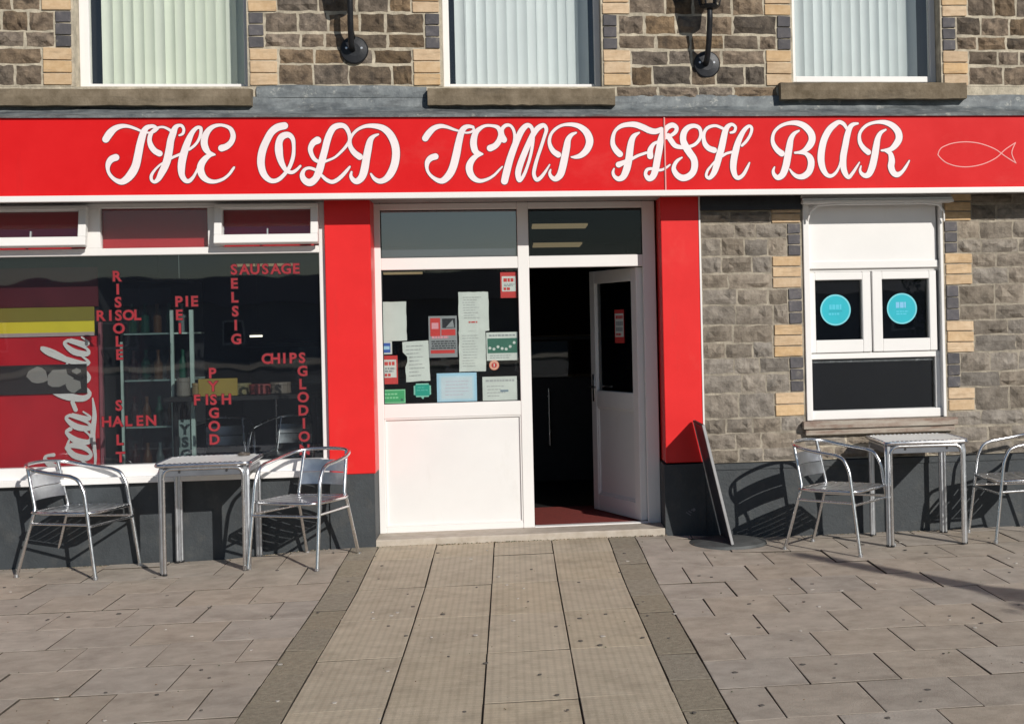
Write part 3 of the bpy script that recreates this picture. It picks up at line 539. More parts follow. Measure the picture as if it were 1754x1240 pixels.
for i, (x0, x1) in enumerate(UPW):
    zb = (3.325, 3.325, 3.385)[i]
    upwin(x0, x1, zb, i == 0)
    s0, s1, za, zc = sills[i]
    m = MB(); bm = bmesh.new(); bmesh.ops.create_grid(bm, x_segments=24, y_segments=1, size=.5); bm.free()
    n = 26; vs = []; fs = []; rnd = random.Random(i+40)
    for k in range(n+1):
        x = s0+(s1-s0)*k/n; d = [rnd.uniform(-.003, .003) for _ in range(8)]
        vs += [(x, -.095+d[0], za+d[1]), (x, -.10+d[2], (za+zc)/2+d[3]), (x, -.088+d[4], zc-.006+d[5]), (x, .13, zc+.012), (x, .13, za)]
    for k in range(n):
        for q in range(5): fs.append((k*5+q, (k+1)*5+q, (k+1)*5+(q+1) % 5, k*5+(q+1) % 5))
    fs += [(0, 1, 2, 3, 4), tuple(n*5+q for q in range(5))[::-1]]
    m.add(vs, fs, M_SILL); m.build('window_sill', B)

# --- vertical blinds behind the upstairs windows
for i, (x0, x1) in enumerate(UPW):
    bl = empty('vertical_blind', ((x0+x1)/2, .33, 4.6))
    meta(bl, ['cream vertical blind with a gap at its left edge, in the leftmost upstairs window',
              'pale blue-white vertical blind in the middle upstairs window above the entrance',
              'white vertical blind with evenly spaced slats in the upstairs window over the right window'][i], 'blind', 'vertical blinds in the upstairs windows')
    a = [-2.86, -.36, 2.20][i]; b = [-1.86, .62, 3.16][i]; n = [14, 13, 13][i]; cx = (x0+x1)/2
    MB().box(a-cx, b-cx, -.02, .02, -.02, .03, M_WHITE).build('head_rail', bl)
    dw = (b-a)/n
    me = []
    for q in range(4):
        m = MB(); vs = []; K = 6; wd = dw*1.12
        for k in range(K+1):
            u = k/K-.5; yy = .010*math.cos(u*math.pi)*(1+.25*q)-.005
            for z in (-.02, -1.36): vs.append((u*wd, yy, z))
        m.add(vs, [(2*k, 2*k+2, 2*k+3, 2*k+1) for k in range(K)], M_BLIND if i == 0 else M_BLINDB, True); me.append(m.mesh('slat'))
    for k in range(n):
        o = link('slat', random.choice(me), bl, (a+dw*(k+.5)-cx, random.uniform(-.004, .004), 0)); o.rotation_euler[2] = math.radians([-7, -3, -9][i]+random.uniform(-4, 4))

# ------------------------------------------------ left shop window
f = MB(); X0, X1 = -3.75, -1.299; y0, y1 = .045, .115
f.box(X0, X0+.06, y0, y1, .69, 2.52, M_WHITE, .004); f.box(X1-.045, X1, y0, y1, .69, 2.52, M_WHITE, .004)
f.box(X0, X1, y0-.025, y1, .60, .69, M_WHITE, .005)
f.box(X0-.01, X1+.004, -.045, y1, .568, .612, M_WHITE, .006)
f.box(X0+.06, X1-.045, y0+.001, y1-.001, 2.155, 2.205, M_WHITE, .004)
f.box(X0+.06, X1-.045, y0+.001, y1-.001, 2.485, 2.52, M_WHITE, .004)
for xm in (-2.93, -2.105): f.box(xm, xm+.10, y0+.002, y1-.002, 2.205, 2.485, M_WHITE, .004)
LW = f.build('window', B)
def pane(x0, x1, z0, z1, y, par, m=None): return MB().box(x0, x1, y, y+.006, z0, z1, m or M_GLASS).build('pane', par)
pane(X0+.06, X1-.045, .69, 2.155, .085, LW)
pane(-2.83, -2.105, 2.205, 2.485, .085, LW, M_GLASSC)
MB().box(X0+.06, X1-.045, .135, .150, 2.19, 2.56, M_REDB).build('red_board', LW)
# two top-hung lights standing a little open
def vent(x0, x1, ang):
    m = MB(); h = .285; t = .052
    m.box(0, x1-x0, -.03, .03, -h, -h+.062, M_WHITE, .004); m.box(0, x1-x0, -.03, .03, -.03, 0, M_WHITE, .004)
    m.box(0, t, -.029, .029, -h+.062, -.03, M_WHITE, .004); m.box(x1-x0-t, x1-x0, -.029, .029, -h+.062, -.03, M_WHITE, .004)
    m.box((x1-x0)/2-.004, (x1-x0)/2+.004, .03, .05, -h+.05, -h+.12, M_WHITE)
    s = m.build('sash', LW, (x0, .015, 2.497)); s.rotation_euler[0] = -math.radians(ang)
    g = MB().box(t, x1-x0-t, .02, .026, -h+.062, -.03, M_GLASS).build('pane', LW, (x0, .015, 2.497)); g.rotation_euler[0] = -math.radians(ang)
vent(-2.045, -1.335, 12); vent(-3.66, -2.90, 12)
# red vinyl words on the glass
M_VIN = mat('red_vinyl_letter', (.31, .018, .027), .5, var=.12, scale=20)
M_VIN2 = mat('dark_vinyl_edge', (.06, .004, .008), .6)
def vletters(chars, x, zs, par=LW, name='lettering'):
    for ch, z in zip(chars, zs):
        text(ch, .105, M_VIN, (x, .0815, z), par, name, .0035)
def word_obj(pairs, par):
    """pairs: [(char, x, z)] -> one lettering mesh"""
    mb = MB()
    for ch, x, z in pairs:
        me = text_mesh(ch, .100, M_VIN, .0022); me2 = text_mesh(ch, .100, M_VIN2, .0062)
        for q, (mm, y, mt) in enumerate(((me2, .0838, M_VIN2), (me, .0825, M_VIN))):
            xs = [v.co.x for v in mm.vertices]; ys = [v.co.y for v in mm.vertices]; cx = (min(xs)+max(xs))/2; cy = (min(ys)+max(ys))/2
            mb.add([(x+v.co.x-cx, y, z+v.co.y-cy) for v in mm.vertices], [list(p.vertices) for p in mm.polygons], mt)
        bpy.data.meshes.remove(me); bpy.data.meshes.remove(me2)
    return mb.build('lettering', par)
def horiz(w_, x0, x1, z, skip=()): 
    n = len(w_); return [(c, x0+(x1-x0)*i/(n-1), z) for i, c in enumerate(w_) if i not in skip]
def vert(w_, x, z0, z1, skip=()):
    n = len(w_); return [(c, x+.004*i/(n-1), z0+(z1-z0)*i/(n-1)) for i, c in enumerate(w_) if i not in skip]
word_obj(vert('RISSOLE', -2.731, 2.012, 1.462), LW)
word_obj(horiz('RISOL', -2.845, -2.60, 1.737, (2,)), LW)
word_obj(horiz('HALEN', -2.825, -2.525, .993), LW)
word_obj(vert('SALT', -2.740, 1.105, .742, (1,)), LW)
word_obj(horiz('PIE', -2.318, -2.212, 1.826), LW)
word_obj(vert('PEI', -2.320, 1.826, 1.636, (0,)), LW)
word_obj(horiz('SAUSAGE', -1.938, -1.508, 2.045), LW)
word_obj(vert('SELSIG', -1.938, 2.045, 1.552, (0,)), LW)
word_obj(horiz('CHIPS', -1.728, -1.482, 1.407), LW)
word_obj(vert('SGLODION', -1.482, 1.407, .752, (0,)), LW)
word_obj(vert('PYSGOD', -2.10, 1.315, .845), LW)
word_obj(horiz('FISH', -2.21, -2.01, 1.128, (2,)), LW)

# ------------------------------------------------ entrance: frame, fixed light, fanlights, door
DY = .285
f = MB()
f.box(-.983, -.935, DY, DY+.07, .10, 2.52, M_WHITE, .004)                    # left jamb
f.box(.995, 1.09, DY, DY+.07, .10, 2.52, M_WHITE, .004)                      # right jamb
f.box(.062, .145, DY-.002, DY+.072, .10, 2.52, M_WHITE, .004)                # mullion
f.box(-.935, .062, DY+.001, DY+.069, 2.030, 2.118, M_WHITE, .004); f.box(.145, .995, DY+.001, DY+.069, 2.030, 2.118, M_WHITE, .004)
f.box(-.935, .062, DY+.001, DY+.069, 2.47, 2.52, M_WHITE, .004); f.box(.145, .995, DY+.001, DY+.069, 2.47, 2.52, M_WHITE, .004)
f.box(-.935, .062, DY+.001, DY+.069, .94, 1.045, M_WHITE, .004)              # mid rail
f.box(-.935, .062, DY+.001, DY+.069, .10, .145, M_WHITE, .004)
f.box(.145, .995, DY-.004, DY+.075, .085, .108, M_WHITE, .004)               # threshold bar
DF = f.build('door_frame', B)
pn = MB(); pn.box(-.935, .062, DY+.022, DY+.05, .145, .94, M_WPANEL)
for (a, b, c, d) in ((-.935, .062, .928, .94), (-.935, .062, .145, .157), (-.935, -.923, .157, .928), (.050, .062, .157, .928)): pn.box(a, b, DY+.006, DY+.022, c, d, M_WHITE, .003)
pn.build('lower_panel', DF)
pane(-.935, .062, 1.045, 2.03, DY+.03, DF, M_GLASSC)
pane(-.935, .062, 2.118, 2.47, DY+.03, DF, M_SKYSHEEN); pane(.145, .995, 2.118, 2.47, DY+.03, DF, M_GLASSR)
gk = MB()
for (x0, x1, z0, z1) in ((-.935, .062, 1.045, 2.03), (-.935, .062, 2.118, 2.47), (.145, .995, 2.118, 2.47)):
    t = .006
    for (a, b, c, d) in ((x0, x1, z0, z0+t), (x0, x1, z1-t, z1), (x0, x0+t, z0+t, z1-t), (x1-t, x1, z0+t, z1-t)): gk.box(a, b, DY+.018, DY+.03, c, d, M_RUB)
gk.build('gasket', DF)
# open leaf, hinged at the right jamb
LWD = .86; hx, hy = 1.0, DY+.075
lf = MB(); zb, zt = .112, 2.025; t = .095
lf.box(0, t, 0, .06, zb, zt, M_WHITE, .004); lf.box(LWD-t, LWD, 0, .06, zb, zt, M_WHITE, .004)
for (a, b) in ((zb, zb+.13), (.94, 1.07), (zt-.10, zt)): lf.box(t, LWD-t, .001, .059, a, b, M_WHITE, .004)
lf.box(t, LWD-t, .02, .04, zb+.13, .94, M_WPANEL)
for (a, b, c, d) in ((t, LWD-t, .925, .94), (t, LWD-t, zb+.13, zb+.145), (t, t+.015, zb+.145, .925), (LWD-t-.015, LWD-t, zb+.145, .925)): lf.box(a, b, .008, .020, c, d, M_WHITE, .003); lf.box(a, b, .04, .052, c, d, M_WHITE, .003)
leaf = lf.build('door', DF, (hx, hy, 0))
LANG = math.radians(180-69); leaf.rotation_euler[2] = LANG
def on_leaf(mb, name):
    o = mb.build(name, DF, (hx, hy, 0)); o.rotation_euler[2] = LANG; return o
on_leaf(MB().box(t, LWD-t, .027, .033, 1.07, zt-.10, M_GLASS), 'pane')
hd = MB(); hd.box(LWD-.07, LWD-.035, .06, .068, .98, 1.2, M_ALU, .003); hd.tube([(LWD-.052, .068, 1.1), (LWD-.052, .105, 1.1), (LWD-.17, .105, 1.1)], .009, M_ALU, fillet=.02)
hd.box(LWD-.07, LWD-.035, -.008, 0, .98, 1.2, M_ALU, .003); hd.tube([(LWD-.052, -.008, 1.1), (LWD-.052, -.045, 1.1), (LWD-.17, -.045, 1.1)], .009, M_ALU, fillet=.02)
on_leaf(hd, 'handle')
# door step
st = MB(); n = 22; vs = []; fs = []
for k in range(n+1):
    x = -.983+2.07*k/n; d = random.uniform(-.002, .002); e = random.uniform(-.003, .003)
    vs += [(x, -.012+d, -.02), (x, -.014+d, .088+e), (x, -.006+d, .098+e*.6), (x, .40, .101)]
for k in range(n):
    for q in range(3): fs.append((k*4+q, (k+1)*4+q, (k+1)*4+q+1, k*4+q+1))
fs += [(0, 3, 2, 1), (n*4, n*4+1, n*4+2, n*4+3)]
st.add(vs, fs, M_STEP); st.build('doorstep', B)

# ------------------------------------------------ right window
f = MB(); y0, y1 = .075, .145; a0, a1 = 2.17, 3.243
f.box(a0, a0+.045, .01, y1, .848, 2.46, M_WHITE, .004)                       # proud guide rail on the left
f.box(a1-.022, a1, .01, y1, .848, 2.46, M_WHITE, .003)
f.box(a0+.045, a1-.022, y0-.03, y1, .848, .915, M_WHITE, .005)               # bottom rail
f.box(a0+.045, a0+.06, y0, y1, .915, 1.30, M_WHITE); f.box(a1-.06, a1-.022, y0, y1, .915, 1.30, M_WHITE, .003)
f.box(a0+.045, a1-.022, y0, y1, 1.30, 1.345, M_WHITE, .004)
f.box(a0+.045, a1-.022, y0, y1, 1.955, 1.975, M_WHITE)
f.box(a0+.06, a1-.06, y0+.03, y0+.04, 1.272, 1.286, M_ALU)
RW = f.build('window', B)
for (s0, s1) in ((a0+.047, 2.688), (2.700, a1-.045)):
    m = MB(); ix0 = 2.262 if s0 < 2.5 else 2.776; ix1 = 2.622 if s0 < 2.5 else 3.14; zz0, zz1 = 1.348, 1.952; yy = y0-.018
    m.box(s0, ix0, yy, y1-.01, zz0, zz1, M_WHITE, .005); m.box(ix1, s1, yy, y1-.01, zz0, zz1, M_WHITE, .005)
    m.box(ix0, ix1, yy+.001, y1-.011, zz0, 1.443, M_WHITE, .004); m.box(ix0, ix1, yy+.001, y1-.011, 1.892, zz1, M_WHITE, .004)
    sh = m.build('sash', RW)
    pane(ix0, ix1, 1.443, 1.892, .10, RW)
MB().box(2.688, 2.700, y0+.004, y1, 1.36, 1.95, mat('grey_gasket', (.3, .3, .31), .7)).build('gasket', RW)
pane(a0+.06, a1-.06, .915, 1.30, .105, RW)
up = MB(); up.box(a0+.045, a1-.035, y0-.01, y1, 2.0, 2.46, M_WPANEL, .004); up.box(a0+.045, a1-.026, y0-.028, y0-.011, 1.976, 2.03, M_WHITE, .004); up.box(a0+.045, a1-.035, y0-.004, y1, 1.976, 2.0, M_WHITE)
up.build('head_panel', RW)
sb = MB()
for k in range(3): sb.box(2.15, 3.30, -.10+.03*k, .03, 2.455+.022*k, 2.476+.022*k, M_ALUD if k == 1 else M_WHITE, .003)
sb.tube([(2.20, -.02, 2.33), (2.215, -.05, 2.40), (2.27, -.075, 2.44), (2.4, -.08, 2.448), (3.1, -.08, 2.448), (3.19, -.075, 2.435), (3.235, -.05, 2.39), (3.245, -.02, 2.32)], .008, M_WHITE)
sb.build('shutter_housing', B)
ld = MB(); M_LEDGE = mat('worn_red_brown_sill', (.20, .12, .09), .85, var=.4, scale=10, bump=.004, col2=(.36, .30, .25)); add_stain(M_LEDGE, (.42, .38, .32), 5, .45, .6, (.5, 1, 5), .8)
ld.box(2.13, 3.31, -.055, .075, .79, .845, M_LEDGE, .006); ld.box(2.15, 3.29, -.03, .05, .742, .789, M_LEDGE, .004); ld.build('window_sill', B)
# room behind the right window
pass

# ------------------------------------------------ shop interior
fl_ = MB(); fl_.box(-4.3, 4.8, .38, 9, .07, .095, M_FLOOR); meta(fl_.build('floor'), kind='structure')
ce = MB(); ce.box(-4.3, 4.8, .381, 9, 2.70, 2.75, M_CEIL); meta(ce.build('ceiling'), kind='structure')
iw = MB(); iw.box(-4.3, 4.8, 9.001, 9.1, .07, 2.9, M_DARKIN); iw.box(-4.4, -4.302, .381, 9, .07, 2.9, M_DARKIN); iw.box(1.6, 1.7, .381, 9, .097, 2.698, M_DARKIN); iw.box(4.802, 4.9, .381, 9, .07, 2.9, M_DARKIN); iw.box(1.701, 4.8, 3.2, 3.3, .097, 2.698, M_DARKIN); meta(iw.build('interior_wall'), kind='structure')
meta(MB().box(.15, 1.0, .365, 1.40, .0955, .106, M_MAT, .003).build('entrance_mat'), 'dark red doormat on the floor just inside the open door', 'doormat')

# ================================================================== SIGN
SG = empty('shop_sign', (0, 0, 0)); meta(SG, 'long red fascia sign with white script lettering reading THE OLD TEMP FISH BAR', 'shop sign')
JX = 1.117
for (a, b) in ((-4.3, JX-.006), (JX+.006, 4.8)): MB().box(a, b, -.28, -.262, 2.545, 3.066, M_RED, .002).build('sign_panel', SG)
MB().box(JX-.005, JX+.005, -.290, -.262, 2.545, 3.066, mat('pink_joint_strip', (.75, .3, .28), .5)).build('joint_strip', SG)
MB().box(-4.3, 4.8, -.262, -.001, 3.05, 3.068, M_DARKIN).box(-4.3, 4.8, -.262, -.25, 2.53, 3.05, M_DARKIN).build('backing_frame', SG)
MB().box(-4.3, 4.8, -.300, -.262, 2.503, 2.5445, M_WHITE, .006).build('bottom_trim', SG)
MB().box(-4.3, 4.8, -.2615, .28, 2.521, 2.5295, mat('grey_soffit', (.30, .29, .28), .7)).build('soffit', SG)
MB().box(-4.3, 4.8, -.291, -.262, 3.0665, 3.078, M_RED).build('top_trim', SG)
for ch, strokes in LETTERS:
    m = MB(); k = 0
    for s in strokes:
        ss = [(x, z, wd/1000) for x, z, wd in s]
        brush(m, ss, -.2815-k*.0003, M_LETO, grow=.0042, step=.000002); k += 1
    k = 0
    for s in strokes:
        ss = [(x, z, wd/1000) for x, z, wd in s]
        brush(m, ss, -.2835-k*.0009, M_LET, grow=-.0004, step=.000007); k += 1
    m.build('letter', SG)
# thin outline drawing of a fish at the right-hand end
m = MB()
fo = [[(3.15, 2.831), (3.175, 2.846), (3.24, 2.868), (3.34, 2.878), (3.45, 2.865), (3.56, 2.825), (3.64, 2.77), (3.72, 2.72)], [(3.127, 2.784), (3.155, 2.752), (3.196, 2.723), (3.27, 2.70), (3.36, 2.695), (3.47, 2.715), (3.57, 2.76), (3.64, 2.82), (3.72, 2.87)], [(3.72, 2.72), (3.69, 2.795), (3.72, 2.87)], [(3.15, 2.831), (3.135, 2.81), (3.127, 2.784)]]
for k, s in enumerate(fo): brush(m, [(x, z, .007) for x, z in s], -.2815-k*.0003, mat('faint_pink_line', (.8, .32, .30), .5), step=.000003)
m.build('fish_outline', SG)
# ================================================================== PAPERS AND STICKERS ON THE GLASS
def ink(mb, x0, x1, z0, z1, y, n, m=None, seed=0, fill=.8, frac=.4):
    """rows of small print: too small to read, as on the notice itself"""
    r = random.Random(seed); h = (z1-z0)/n
    for i in range(n):
        z = z1-h*(i+.5); a = x0+r.uniform(0, .06)*(x1-x0); b = x0+(x1-x0)*r.uniform(fill*.7, fill*1.15)
        b = min(b, x1); x = a
        while x < b:
            l = r.uniform(.012, .03)
            mb.box(x, min(x+l, b), y-.0003, y, z-h*frac/2, z+h*frac/2, m or M_INK); x += l+.005
def flat(name, c, rough=.6): return mat(name, c, rough, var=.04, scale=10)
M_BLUE = flat('blue_print', (.05, .12, .45)); M_LBLUE = flat('pale_blue_print', (.42, .66, .82)); M_NRED = flat('red_print', (.62, .05, .045)); M_PINK = flat('pink_print', (.75, .35, .4))
M_GREY = flat('grey_print', (.3, .31, .32)); M_GREEN = flat('green_print', (.06, .40, .16)); M_TEAL = flat('teal_print', (.01, .36, .27)); M_DGREEN = flat('dark_green_print', (.05, .17, .12)); M_ORANGE = flat('orange_print', (.75, .2, .1)); M_BLACK = flat('black_print', (.02, .02, .025))
PY = .325   # just behind the door glass
def poster(name, x0, z0, x1, z1, base, label, cat, build=None, y=PY, crumple=0, rot=0):
    cx, cz = (x0+x1)/2, (z0+z1)/2; w_, h_ = x1-x0, z1-z0; m = MB(); nx_, nz_ = 6, 8; vs = []; fs = []
    r = random.Random(name+label)
    for side in (0, 1):
        for j in range(nz_+1):
            for i in range(nx_+1):
                u, v = i/nx_-.5, j/nz_-.5; d = crumple*math.sin(u*5+v*3+r.random()*.3)*(.5+abs(v)) if crumple else 0
                edge = r.uniform(-.002, .002) if crumple and (i in (0, nx_) or j in (0, nz_)) else 0
                vs.append((u*w_+edge, abs(d)*.8+side*.0008, v*h_+edge))
    W = nx_+1; K = W*(nz_+1)
    for j in range(nz_):
        for i in range(nx_): q = (j*W+i, j*W+i+1, (j+1)*W+i+1, (j+1)*W+i); fs += [q, tuple(K+a for a in q[::-1])]
    m.add(vs, fs, base, bool(crumple))
    if build: build(m, -w_/2, w_/2, -h_/2, h_/2)
    o = m.build(name, None, (cx, y+(.002 if crumple else 0), cz)); o.rotation_euler[1] = math.radians(rot)
    meta(o, label, cat); return o
F_ = -.0006
def b_letter(n, seed, off=0): 
    return lambda m, a, b, c, d: ink(m, a+.02, b-.015, c+.03, d-.02, F_, n, seed=seed, frac=.22)
poster('notice', -.958, 1.51, -.762, 1.798, M_PAPER, 'blank white sheet at the left edge of the door window, above the blue sticker', 'notice', None, crumple=.002)
def b_blue(m, a, b, c, d):
    m.box(a+.012, b-.012, F_-.0003, F_, c+.012, d-.012, M_BLUE); m.box(a+.018, b-.018, F_-.0008, F_-.0004, c+.035, d-.035, M_LBLUE)
poster('sticker', -.952, 1.413, -.870, 1.508, M_PAPER, 'small blue and white square sticker between the white sheet and the red notice', 'sticker', b_blue)
def b_red(m, a, b, c, d):
    m.box(a+.010, b-.010, F_-.0003, F_, c+.048, d-.030, M_PAPER)
    ink(m, a+.022, b-.020, d-.075, d-.042, F_-.0004, 1, M_NRED, 1, 1, .8); ink(m, a+.022, b-.02, c+.085, d-.085, F_-.0004, 2, M_GREY, 2, 1, .7); ink(m, a+.022, b-.05, c+.055, c+.08, F_-.0004, 1, M_NRED, 3, 1, .8)
poster('notice', -.950, 1.193, -.832, 1.403, M_NRED, 'red-bordered notice at the lower left of the door window, above the green sticker', 'notice', b_red)
o = poster('notice', -.790, 1.208, -.603, 1.504, M_PAPER, 'creased white paper with a torn left edge, above the teal sticker', 'notice', b_letter(9, 5), crumple=.005, rot=-2)
# the tear: a notch bitten out of the left edge
me = o.data
for v in me.vertices:
    if v.co.x < -.06 and abs(v.co.z-.02) < .03: v.co.x += .028
    if v.co.x < -.06 and v.co.z < .0: v.co.x += .012
def b_fest(m, a, b, c, d):
    y = F_; z1 = d-.012
    m.box(a+.012, a+.085, y-.0003, y, d-.15, d-.015, M_NRED); m.box(a+.022, a+.072, y-.0007, y-.0004, d-.095, d-.05, M_PINK)
    m.box(a+.10, b-.012, y-.0003, y, d-.09, d-.02, M_BLACK); m.poly([(a+.125, y-.0005, d-.085), (b-.02, y-.0005, d-.085), (b-.03, y-.0005, d-.03)], (0, .0002, 0), M_GREY)
    m.box(a+.092, b-.012, y-.0003, y, d-.145, d-.10, M_NRED); ink(m, a+.02, b-.02, d-.17, d-.145, y-.0004, 1, M_PINK, 4, 1, .7)
    ink(m, a+.012, b-.012, c+.06, d-.18, y, 4, M_BLACK, 5, 1, .5); m.box(a+.012, b-.02, y-.0003, y, c+.03, c+.055, M_NRED)
poster('poster', -.602, 1.38, -.395, 1.687, M_GREY, 'grey, black and red event poster in the middle of the door window', 'poster', b_fest)
poster('notice', -.381, 1.569, -.160, 1.860, M_PAPER, 'white printed letter stuck highest of the white sheets on the door window', 'notice', lambda m, a, b, c, d: (ink(m, a+.03, b-.03, c+.09, d-.03, F_, 9, seed=8, frac=.25, fill=.75), ink(m, a+.07, b-.07, c+.055, c+.08, F_, 1, M_NRED, 9, 1, .4)), crumple=.003)
poster('notice', -.383, 1.271, -.188, 1.568, M_PAPER, 'plain white sheet hanging directly below the highest printed letter on the door window', 'notice', b_letter(12, 11), crumple=.003)
def b_leaf(m, a, b, c, d):
    m.box(a+.008, b-.004, F_-.0003, F_, c+.055, d-.045, M_DGREEN)
    ink(m, a+.01, b-.02, d-.035, d-.012, F_, 1, M_GREY, 6, 1, .5); r = random.Random(4)
    for i in range(7): 
        x = a+.025+.03*i; z = c+.10+r.uniform(-.02, .035); m.disc((x, F_-.0003, z), [(.011, 0), (.011, .0003)], M_PAPER, 10, 'y')
    ink(m, a+.02, b-.01, c+.012, c+.045, F_, 2, M_GREY, 7, 1, .3)
poster('leaflet', -.182, 1.347, .050, 1.557, M_PAPER, 'white landscape leaflet with a dark green photo band at the right of the door window', 'leaflet', b_leaf)
m = MB(); m.disc((0, 0, 0), [(.037, 0), (.037, .0012)], M_ORANGE, 28, 'y'); m.disc((0, -.0014, 0), [(.034, 0), (.034, .0004)], flat('peach_print', (.8, .45, .33)), 28, 'y'); m.disc((0, -.002, 0), [(.02, 0), (.02, .0005)], M_NRED, 24, 'y')
m.box(-.004, .004, -.003, -.0026, -.012, .012, M_PAPER)
meta(m.build('sticker', None, (-.128, PY, 1.313)), 'small round orange sticker below the green-banded leaflet on the door window', 'sticker')
def b_cert(m, a, b, c, d):
    m.box(a+.018, b-.018, F_-.0003, F_, c+.018, d-.018, flat('pale_cert_blue', (.52, .70, .80))); m.box(a+.032, b-.032, F_-.0007, F_-.0004, c+.032, d-.030, flat('pale_cert_white', (.62, .70, .75)))
    ink(m, a+.06, b-.06, c+.05, d-.05, F_-.0008, 5, flat('pinkish_ink', (.6, .52, .6)), 12, 1, .25)
poster('certificate', -.551, 1.040, -.259, 1.263, M_LBLUE, 'pale blue framed certificate at the bottom of the door window', 'certificate', b_cert)
poster('notice', -.217, 1.043, .037, 1.228, M_PAPER, 'white landscape notice in the bottom right corner of the door window', 'notice', lambda m, a, b, c, d: (ink(m, a+.02, b-.02, d-.045, d-.015, F_, 1, seed=13, frac=.5, fill=1), ink(m, a+.03, b-.07, c+.03, d-.06, F_, 4, seed=14, frac=.3), m.box(a+.13, a+.19, F_-.0003, F_, c+.07, c+.085, flat('slate_ink', (.2, .27, .33)))))
m = MB(); bm = bmesh.new(); bmesh.ops.create_cube(bm, size=1)
for v in bm.verts: v.co = Vector((v.co.x*.125, v.co.y*.0012, v.co.z*.10))
es = [e for e in bm.edges if abs(e.verts[0].co.y-e.verts[1].co.y) > .001]
bmesh.ops.bevel(bm, geom=es, offset=.016, segments=4, affect='EDGES'); m.from_bm(bm, flat('mint_print', (.28, .62, .5)))
m.box(-.052, .052, -.0012, -.0008, -.040, .040, M_TEAL); ink(m, -.04, .04, -.01, .03, -.0013, 2, flat('mint_ink', (.1, .5, .4)), 15, 1, .4); m.poly([(-.012, -.0006, -.0505), (.012, -.0006, -.0505), (.004, -.0006, -.068)], (0, .001, 0), flat('mint_print', (.28, .62, .5)))
meta(m.build('sticker', None, (-.657, PY, 1.142)), 'teal rounded sticker with a small point, left of the pale blue certificate', 'sticker')
def b_gr(m, a, b, c, d):
    m.box(a+.008, b-.008, F_-.0003, F_, c+.012, d-.010, M_GREEN); m.box(b-.035, b-.018, F_-.0008, F_-.0004, c+.018, c+.036, M_DGREEN); ink(m, a+.02, b-.05, c+.03, d-.02, F_-.0004, 2, flat('light_green_ink', (.3, .7, .4)), 16, 1, .4)
poster('sticker', -.956, 1.049, -.781, 1.153, flat('pale_green_print', (.25, .62, .35)), 'green oblong sticker in the bottom left corner of the door window', 'sticker', b_gr)
poster('notice', -.069, 1.811, .054, 2.002, M_NRED, 'red-bordered notice in the top right corner of the door window', 'notice', b_red)
# on the open leaf
hx, hy = 1.0, .285+.075
ca, sa = math.cos(LANG), math.sin(LANG)
def leafpt(u, v): return (hx+u*ca-v*sa, hy+u*sa+v*ca)
for (u, z, ww, hh, base, lab, cat, fn) in ((.35, 1.58, .17, .26, M_NRED, 'red-bordered notice with three rows of print behind the glass of the open door', 'notice', b_red),):
    o = poster('notice', -ww/2, -hh/2, ww/2, hh/2, base, lab, cat, fn); p = leafpt(u, .040); o.location = (p[0], p[1], z); o.rotation_euler = (0, 0, LANG-math.pi)
# round turquoise stickers in the right window
M_TURQ = flat('turquoise_vinyl', (.0, .42, .52), .5); M_TURL = flat('pale_turquoise_vinyl', (.16, .58, .66), .5); M_TURI = flat('light_turquoise_ink', (.06, .52, .66), .5)
for i, x in enumerate((2.424, 2.938)):
    m = MB(); m.disc((0, 0, 0), [(.117, 0), (.117, .001)], M_TURL, 48, 'y'); m.disc((0, -.0013, 0), [(.105, 0), (.105, .0006)], M_TURQ, 48, 'y')
    if i == 0:
        for (tx, s, dz) in (('2', .07, .022), ('O', .07, .022), ('1', .07, .022)): pass
        ink(m, -.05, .055, .0, .045, -.0023, 1, M_TURI, 3, 1, .8); ink(m, -.055, .055, -.045, -.015, -.0023, 1, M_TURI, 4, 1, .5); m.box(-.05, .05, -.0026, -.0022, -.012, -.008, flat('deep_turquoise_ink', (.0, .25, .33)))
    else:
        ink(m, -.05, .03, .0, .055, -.0023, 1, flat('lilac_ink', (.2, .5, .75)), 5, 1, .8); ink(m, -.05, .05, -.05, -.012, -.0023, 2, M_TURI, 6, 1, .5)
    o = m.build('sticker', None, (x, .098, 1.668))
    meta(o, ['round turquoise sticker on the left-hand small pane of the right window', 'round turquoise sticker on the right-hand small pane of the right window'][i], 'sticker', 'round turquoise stickers on the right window')

